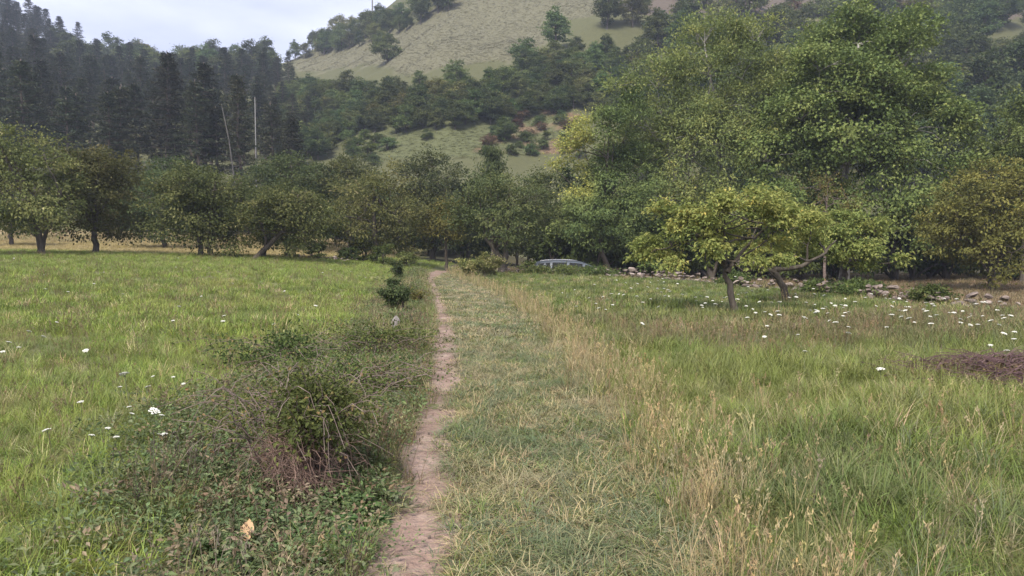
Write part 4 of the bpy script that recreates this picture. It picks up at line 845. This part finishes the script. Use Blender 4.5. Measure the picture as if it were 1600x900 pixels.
X, Y = spread(1.6, 6.6, lambda y: 110); q = (np.abs(X - path_x(Y) - .05) < path_w(Y) * .75) & (wob(X, Y, 2.6, 6) > .22 + .5 * sstep(4.6, 6.2, Y)); X, Y = X[q], Y[q]
gn_scatter('path_grass', 'thin grass tufts growing in the worn footpath near the camera', T['mown'], X, Y, pal(len(X), [BLUEG, STRAW, OLIVE], [.5, .3, .3]), rng.uniform(.5, 1.0, len(X)), 4)
X, Y = spread(1.6, 40, lambda y: 260 * min(1, (6 / y) ** 1.2)); q = np.abs(np.abs(X - path_x(Y)) - path_w(Y) * .5 + rng.normal(0, .05, len(X))) < .05; X, Y = X[q], Y[q]
gn_scatter('path_grass', 'ragged short grass breaking into both edges of the footpath', T['mown'], X, Y, pal(len(X), [BLUEG, STRAW, OLIVE, GREEN], [.35, .3, .2, .2]), rng.uniform(.4, .95, len(X)) * (1 + .012 * Y), 4)
# straw edge of the swath
X, Y = spread(1.6, 50, lambda y: 84 * min(1, (9 / y) ** 1.05)); e = rng.normal(0, .15, len(X)); q = (X > swath_x(Y) - .08 + e) & (X < swath_x(Y) + .42 + e * 1.2); X, Y = X[q], Y[q]
c = pal(len(X), [STRAW, (.30, .24, .14), OLIVE, GREEN], [.55, .28, .12, .08]); gn_scatter('straw_grass', 'tall straw coloured grass along the edge of the mown strip', T['straw'], X, Y, c, rng.uniform(.5, .95, len(X)) * (1 + .006 * Y), 4)
# right meadow
X, Y = spread(1.6, 48, lambda y: 140 * min(1, (6 / y) ** 1.15)); q = (X > swath_x(Y) + .22 + rng.normal(0, .2, len(X))) & inside(X, Y); X, Y = X[q], Y[q]
c = pal(len(X), [GREEN, BRIGHT, OLIVE, STRAW, BLUEG], [.42, .2, .22, .12, .14]); pn = wob(X, Y, .6, 8)
c = blend(c, (.125, .165, .062), sstep(.1, .7, pn) * .6); c = blend(c, (.235, .26, .07), sstep(5.5, 8, Y) * sstep(13, 9, Y) * .5); c = blend(c, (.185, .165, .08), sstep(11, 13, Y) * sstep(20, 16, Y) * .4)
s = rng.uniform(.45, 1.1, len(X)) * (1 + .35 * wob(X, Y, 1.1, 3)) * (1.12 - .3 * sstep(14, 26, Y)); c = c * .94; c = blend(c, (.3, .23, .15), sstep(.75, .98, wob(X, Y, 1.3, 6)) * .5)
near_far(X, Y, c, s, 'meadow_grass', 'rough green grass of the right meadow', 'meadow', 'meadow_far', 4, 3)
X, Y = spread(1.6, 8, lambda y: 7); q = X > swath_x(Y) + .3; X, Y = X[q], Y[q]
gn_scatter('straw_grass', 'dry stalks among the near grass of the right meadow', T['straw'], X, Y, pal(len(X), [STRAW, (.3, .24, .14)], [.5, .5]), rng.uniform(.6, 1.0, len(X)), 4)
# brown seed heads
X, Y = spread(8, 30, lambda y: 9 * min(1, 12 / y)); q = (X > swath_x(Y) + 1.0) & inside(X, Y) & (wob(X, Y, .5, 3) + 1.1 * np.exp(-((Y - 14.5) / 4) ** 2) > .8); X, Y = X[q], Y[q]
gn_scatter('seed_head_grass', 'brownish seed heads standing over the right meadow', T['seed'], X, Y, pal(len(X), [(.23, .175, .11), (.28, .22, .14), (.17, .15, .08)], [.5, .3, .3]), rng.uniform(.8, 1.25, len(X)), 4)
X, Y = spread(4, 40, lambda y: 4 * min(1, 12 / y)); q = X < weed_x(Y) - .2; X, Y = X[q], Y[q]
gn_scatter('seed_head_grass', 'thin brown seed heads in the left meadow', T['seed'], X, Y, pal(len(X), [BROWN, (.22, .17, .1)], [.5, .5]), rng.uniform(.6, 1.0, len(X)), 4)
# weedy strip left of the path
X, Y = spread(1.6, 44, lambda y: 170 * min(1, (6 / y) ** 1.1)); e = rng.normal(0, .12, len(X)); q = (X > weed_x(Y) - .2 + e * 2) & (X < path_x(Y) - path_w(Y) * .45 + e * .6) & (wob(X, Y, 1.9, 2) > -.5 + .7 * sstep(7, 14, Y)); X, Y = X[q], Y[q]
c = pal(len(X), [(.09, .13, .055), (.125, .17, .07), (.165, .19, .095), (.21, .165, .11)], [.3, .35, .25, .14], .2); gn_scatter('leafy_weeds', 'low dark leafy weeds on the strip left of the path', T['herb'], X, Y, c, rng.uniform(.6, 1.25, len(X)) * (1 + .02 * Y), 5)
X, Y = spread(1.6, 44, lambda y: 110 * min(1, (8 / y) ** 1.1)); e = rng.normal(0, .12, len(X)); q = (X > weed_x(Y) + e * 3) & (X < path_x(Y) - path_w(Y) * .4 + e * .6) & ((Y > 6) | (wob(X, Y, 2.1, 3) > .1)); X, Y = X[q], Y[q]
c = pal(len(X), [GREEN, OLIVE, STRAW, BROWN], [.4, .25, .2, .2]); gn_scatter('strip_grass', 'mixed green and dry grass among the weeds left of the path', T['meadow'], X, Y, c, rng.uniform(.5, .95, len(X)) * (1 + .02 * Y), 4)
X, Y = spread(2.8, 9, lambda y: 55); e = path_x(Y) - path_w(Y) * .5 - X; q = (e > 0.02) & (e < .75) & (wob(X, Y, 1.7, 5) > -.25); X, Y = X[q], Y[q]
gn_scatter('broad_leaf_weeds', 'bright broad bladed weeds beside the footpath near the camera', T['dock'], X, Y, pal(len(X), [(.11, .20, .065), (.08, .15, .05), (.14, .21, .07)], [.4, .4, .2]), rng.uniform(.6, 1.1, len(X)), 3)
X, Y = spread(2.8, 30, lambda y: 22 * min(1, 8 / y)); q = (X > weed_x(Y)) & (X < path_x(Y) - .2) & (wob(X, Y, 1.3, 9) > .15); X, Y = X[q], Y[q]
gn_scatter('seed_head_grass', 'thin brown stalks standing over the weedy strip', T['seed'], X, Y, pal(len(X), [BROWN, (.25, .19, .14), (.1, .08, .06)], [.4, .4, .2]), rng.uniform(.6, 1.1, len(X)), 4)
# dry field beyond the wall, and tan grass below the orchard at the left
X, Y = spread(8, 62, lambda y: 16 * min(1, (12 / y) ** .6)); wd_ = wall_d(X, Y); q = (wd_ > .2) & (X > -.5); X, Y = X[q], Y[q]
gn_scatter('dry_field_grass', 'reddish tan dry grass of the field beyond the wall', T['meadow_far'], X, Y, pal(len(X), [(.26, .195, .12), (.19, .145, .09), (.15, .145, .07)], [.5, .3, .25]), rng.uniform(.8, 1.5, len(X)), 3)
X, Y = spread(60, 92, lambda y: 3.2, k=.72); q = X < -9; X, Y = X[q], Y[q]
gn_scatter('dry_field_grass', 'tan dry grass of the field behind the left orchard trees', T['meadow_far'], X, Y, pal(len(X), [(.37, .30, .165), (.29, .245, .13), (.2, .2, .08)], [.5, .3, .2]), rng.uniform(1.0, 1.8, len(X)), 3)
# rough pasture on the hill
n = 90000; Y = rng.uniform(95, 290, n); X = rng.uniform(-.36, .42, n) * Y; Z = height(X, Y); bxx = 800 + 1200 * X / Y; byy = 385 - 1200 * (Z - EYE) / Y
up = in_poly(bxx, byy, MEADOW_UP); lo = in_poly(bxx, byy, MEADOW_LOW) | in_poly(bxx, byy, MEADOW_R); q = up | lo; lo = lo[q]; X, Y = X[q], Y[q]
c = pal(len(X), [(.126, .12, .078), (.115, .112, .072), (.136, .128, .086)], [.4, .3, .3], .06); c = np.where(lo[:, None], c * np.array([.66, .76, .5]), c); c = blend(c, (.135, .14, .085), sstep(.2, .8, wob(X, Y, .14, 3)) * .4)
gn_scatter('pasture_grass', 'tan rough grass of the hillside pastures', T['meadow_far'], X, Y, c, np.stack([rng.uniform(1.2, 2.2, len(X)), rng.uniform(1.2, 2.2, len(X)), rng.uniform(.25, .55, len(X))], -1), 3)

# ------------------------------------------------------------------ white wild carrot flowers
def flower_meshes(k):
    w = Acc(); hgt = .42; e = np.array([rng.normal(0, .04), rng.normal(0, .04), hgt]); tube(w, curve((0, 0, -.02), e - np.array([0, 0, .035]), (.01, 0, 0), 4), [.003, .0028, .0024, .002], 4, cap=False); f = Acc()
    R = .034
    for q in range(17):
        r = R * math.sqrt((q + .5) / 17); a = q * 2.4; c_ = e + np.array([math.cos(a) * r, math.sin(a) * r, -.25 * r * r / R]); tube(w, [e - np.array([0, 0, .035]), c_], [.001, .0007], 3, cap=False)
        an = np.arange(6) * math.pi / 3 + rng.random(); rr = rng.uniform(.0068, .0098); V = np.concatenate([c_ + np.stack([np.cos(an) * rr, np.sin(an) * rr, rng.normal(0, .0015, 6)], -1), (c_ + np.array([0, 0, .004]))[None], (c_ - np.array([0, 0, .004]))[None]]); F = [(j, (j + 1) % 6, 6) for j in range(6)] + [((j + 1) % 6, j, 7) for j in range(6)]; f.add(V, F)
    return w.mesh('stem', M['stem']), f.mesh('flower_head', M['petal'])
FM = [flower_meshes(k) for k in range(5)]
def flower(x, y, s, label, group):
    sm, hm = FM[rng.integers(5)]; t = thing('wild_carrot', label, 'flower', (x, y, hz(x, y)), rng.uniform(0, 6.3), group, s); t.rotation_euler = (rng.normal(0, .22), rng.normal(0, .22), rng.uniform(0, 6.3)); link('stem', sm, t); link('flower_head', hm, t)
for (x, y, h, s) in [(203, 607, .38, 1.5), (205, 648, .36, 1.45), (243, 605, .3, 0.90), (120, 632, .3, 0.90), (85, 680, .3, 1.00), (175, 672, .3, 0.75), (233, 645, .3, 0.80), (190, 640, .3, 0.75), (160, 660, .3, 0.75), (214, 668, .3, 0.75), (240, 668, .3, 0.75), (132, 675, .3, 0.75), (186, 600, .3, 0.75), (205, 630, .3, 0.75), (275, 590, .3, 0.75), (268, 582, .3, 0.75), (245, 580, .3, 0.75)]:
    Y = (EYE - h) * 1200 / (y - 385); flower(px(x, Y), Y, s * .8, 'white umbel flower in the nearest patch on the left meadow', 'white flowers left of the bramble bush')
for k in range(34):
    Y = rng.uniform(8, 34); X = rng.uniform(-.68, -.14) * Y
    if X < weed_x(Y) - .3: flower(X, Y, rng.uniform(.7, 1.05), 'small white flower scattered farther off over the left meadow', 'white flowers of the left meadow')
for (x, y, h, s) in [(503, 643, .5, 1.0), (20, 530, .3, 1.0), (38, 533, .3, 1.0), (25, 545, .3, .8), (5, 558, .3, .9)]:
    Y = (EYE - h) * 1200 / (y - 385); flower(px(x, Y), Y, s, 'white flower by the brambles on the weedy strip' if x == 503 else 'white flower at the left edge of the meadow', 'edge flowers' if x != 503 else None)
k = 0
while k < 205:
    r = rng.random()
    if r < .5: X, Y = rng.normal(7.3, 1.8), rng.normal(14.0, 2.6)
    elif r < .8: X, Y = rng.normal(3.4, 1.6), rng.normal(17.5, 2.6)
    else: Y = rng.uniform(9, 32); X = rng.uniform(.03, .68) * Y
    if X < swath_x(Y) + .9 or not inside(np.array([X]), np.array([Y]))[0] or Y < 7: continue
    flower(X, Y, rng.uniform(.75, 1.2), 'white umbel flower of the scattered drift over the right meadow', 'white flowers of the right meadow'); k += 1
X, Y = px(1383, 7.2), 7.2; flower(X, Y, 1.1, 'single nearest white flower in the green grass of the right meadow', None)

# ------------------------------------------------------------------ haze
m, N, L = new_mat('haze'); v = N.new('ShaderNodeVolumePrincipled'); v.inputs['Density'].default_value = .00052; v.inputs['Color'].default_value = (.74, .83, 1.0, 1); v.inputs['Anisotropy'].default_value = .2
o = N.new('ShaderNodeOutputMaterial'); L.new(v.outputs[0], o.inputs['Volume'])
a = Acc(); x0, x1, y0, y1, z0, z1 = -900, 900, -60, 760, -14, 185
a.add([(x0, y0, z0), (x1, y0, z0), (x1, y1, z0), (x0, y1, z0), (x0, y0, z1), (x1, y0, z1), (x1, y1, z1), (x0, y1, z1)], None, [(3, 2, 1, 0), (4, 5, 6, 7), (0, 1, 5, 4), (1, 2, 6, 5), (2, 3, 7, 6), (3, 0, 4, 7)])
tag(link('haze', a.mesh('haze', m)), 'thin pale bluish haze filling the valley air', kind='stuff')
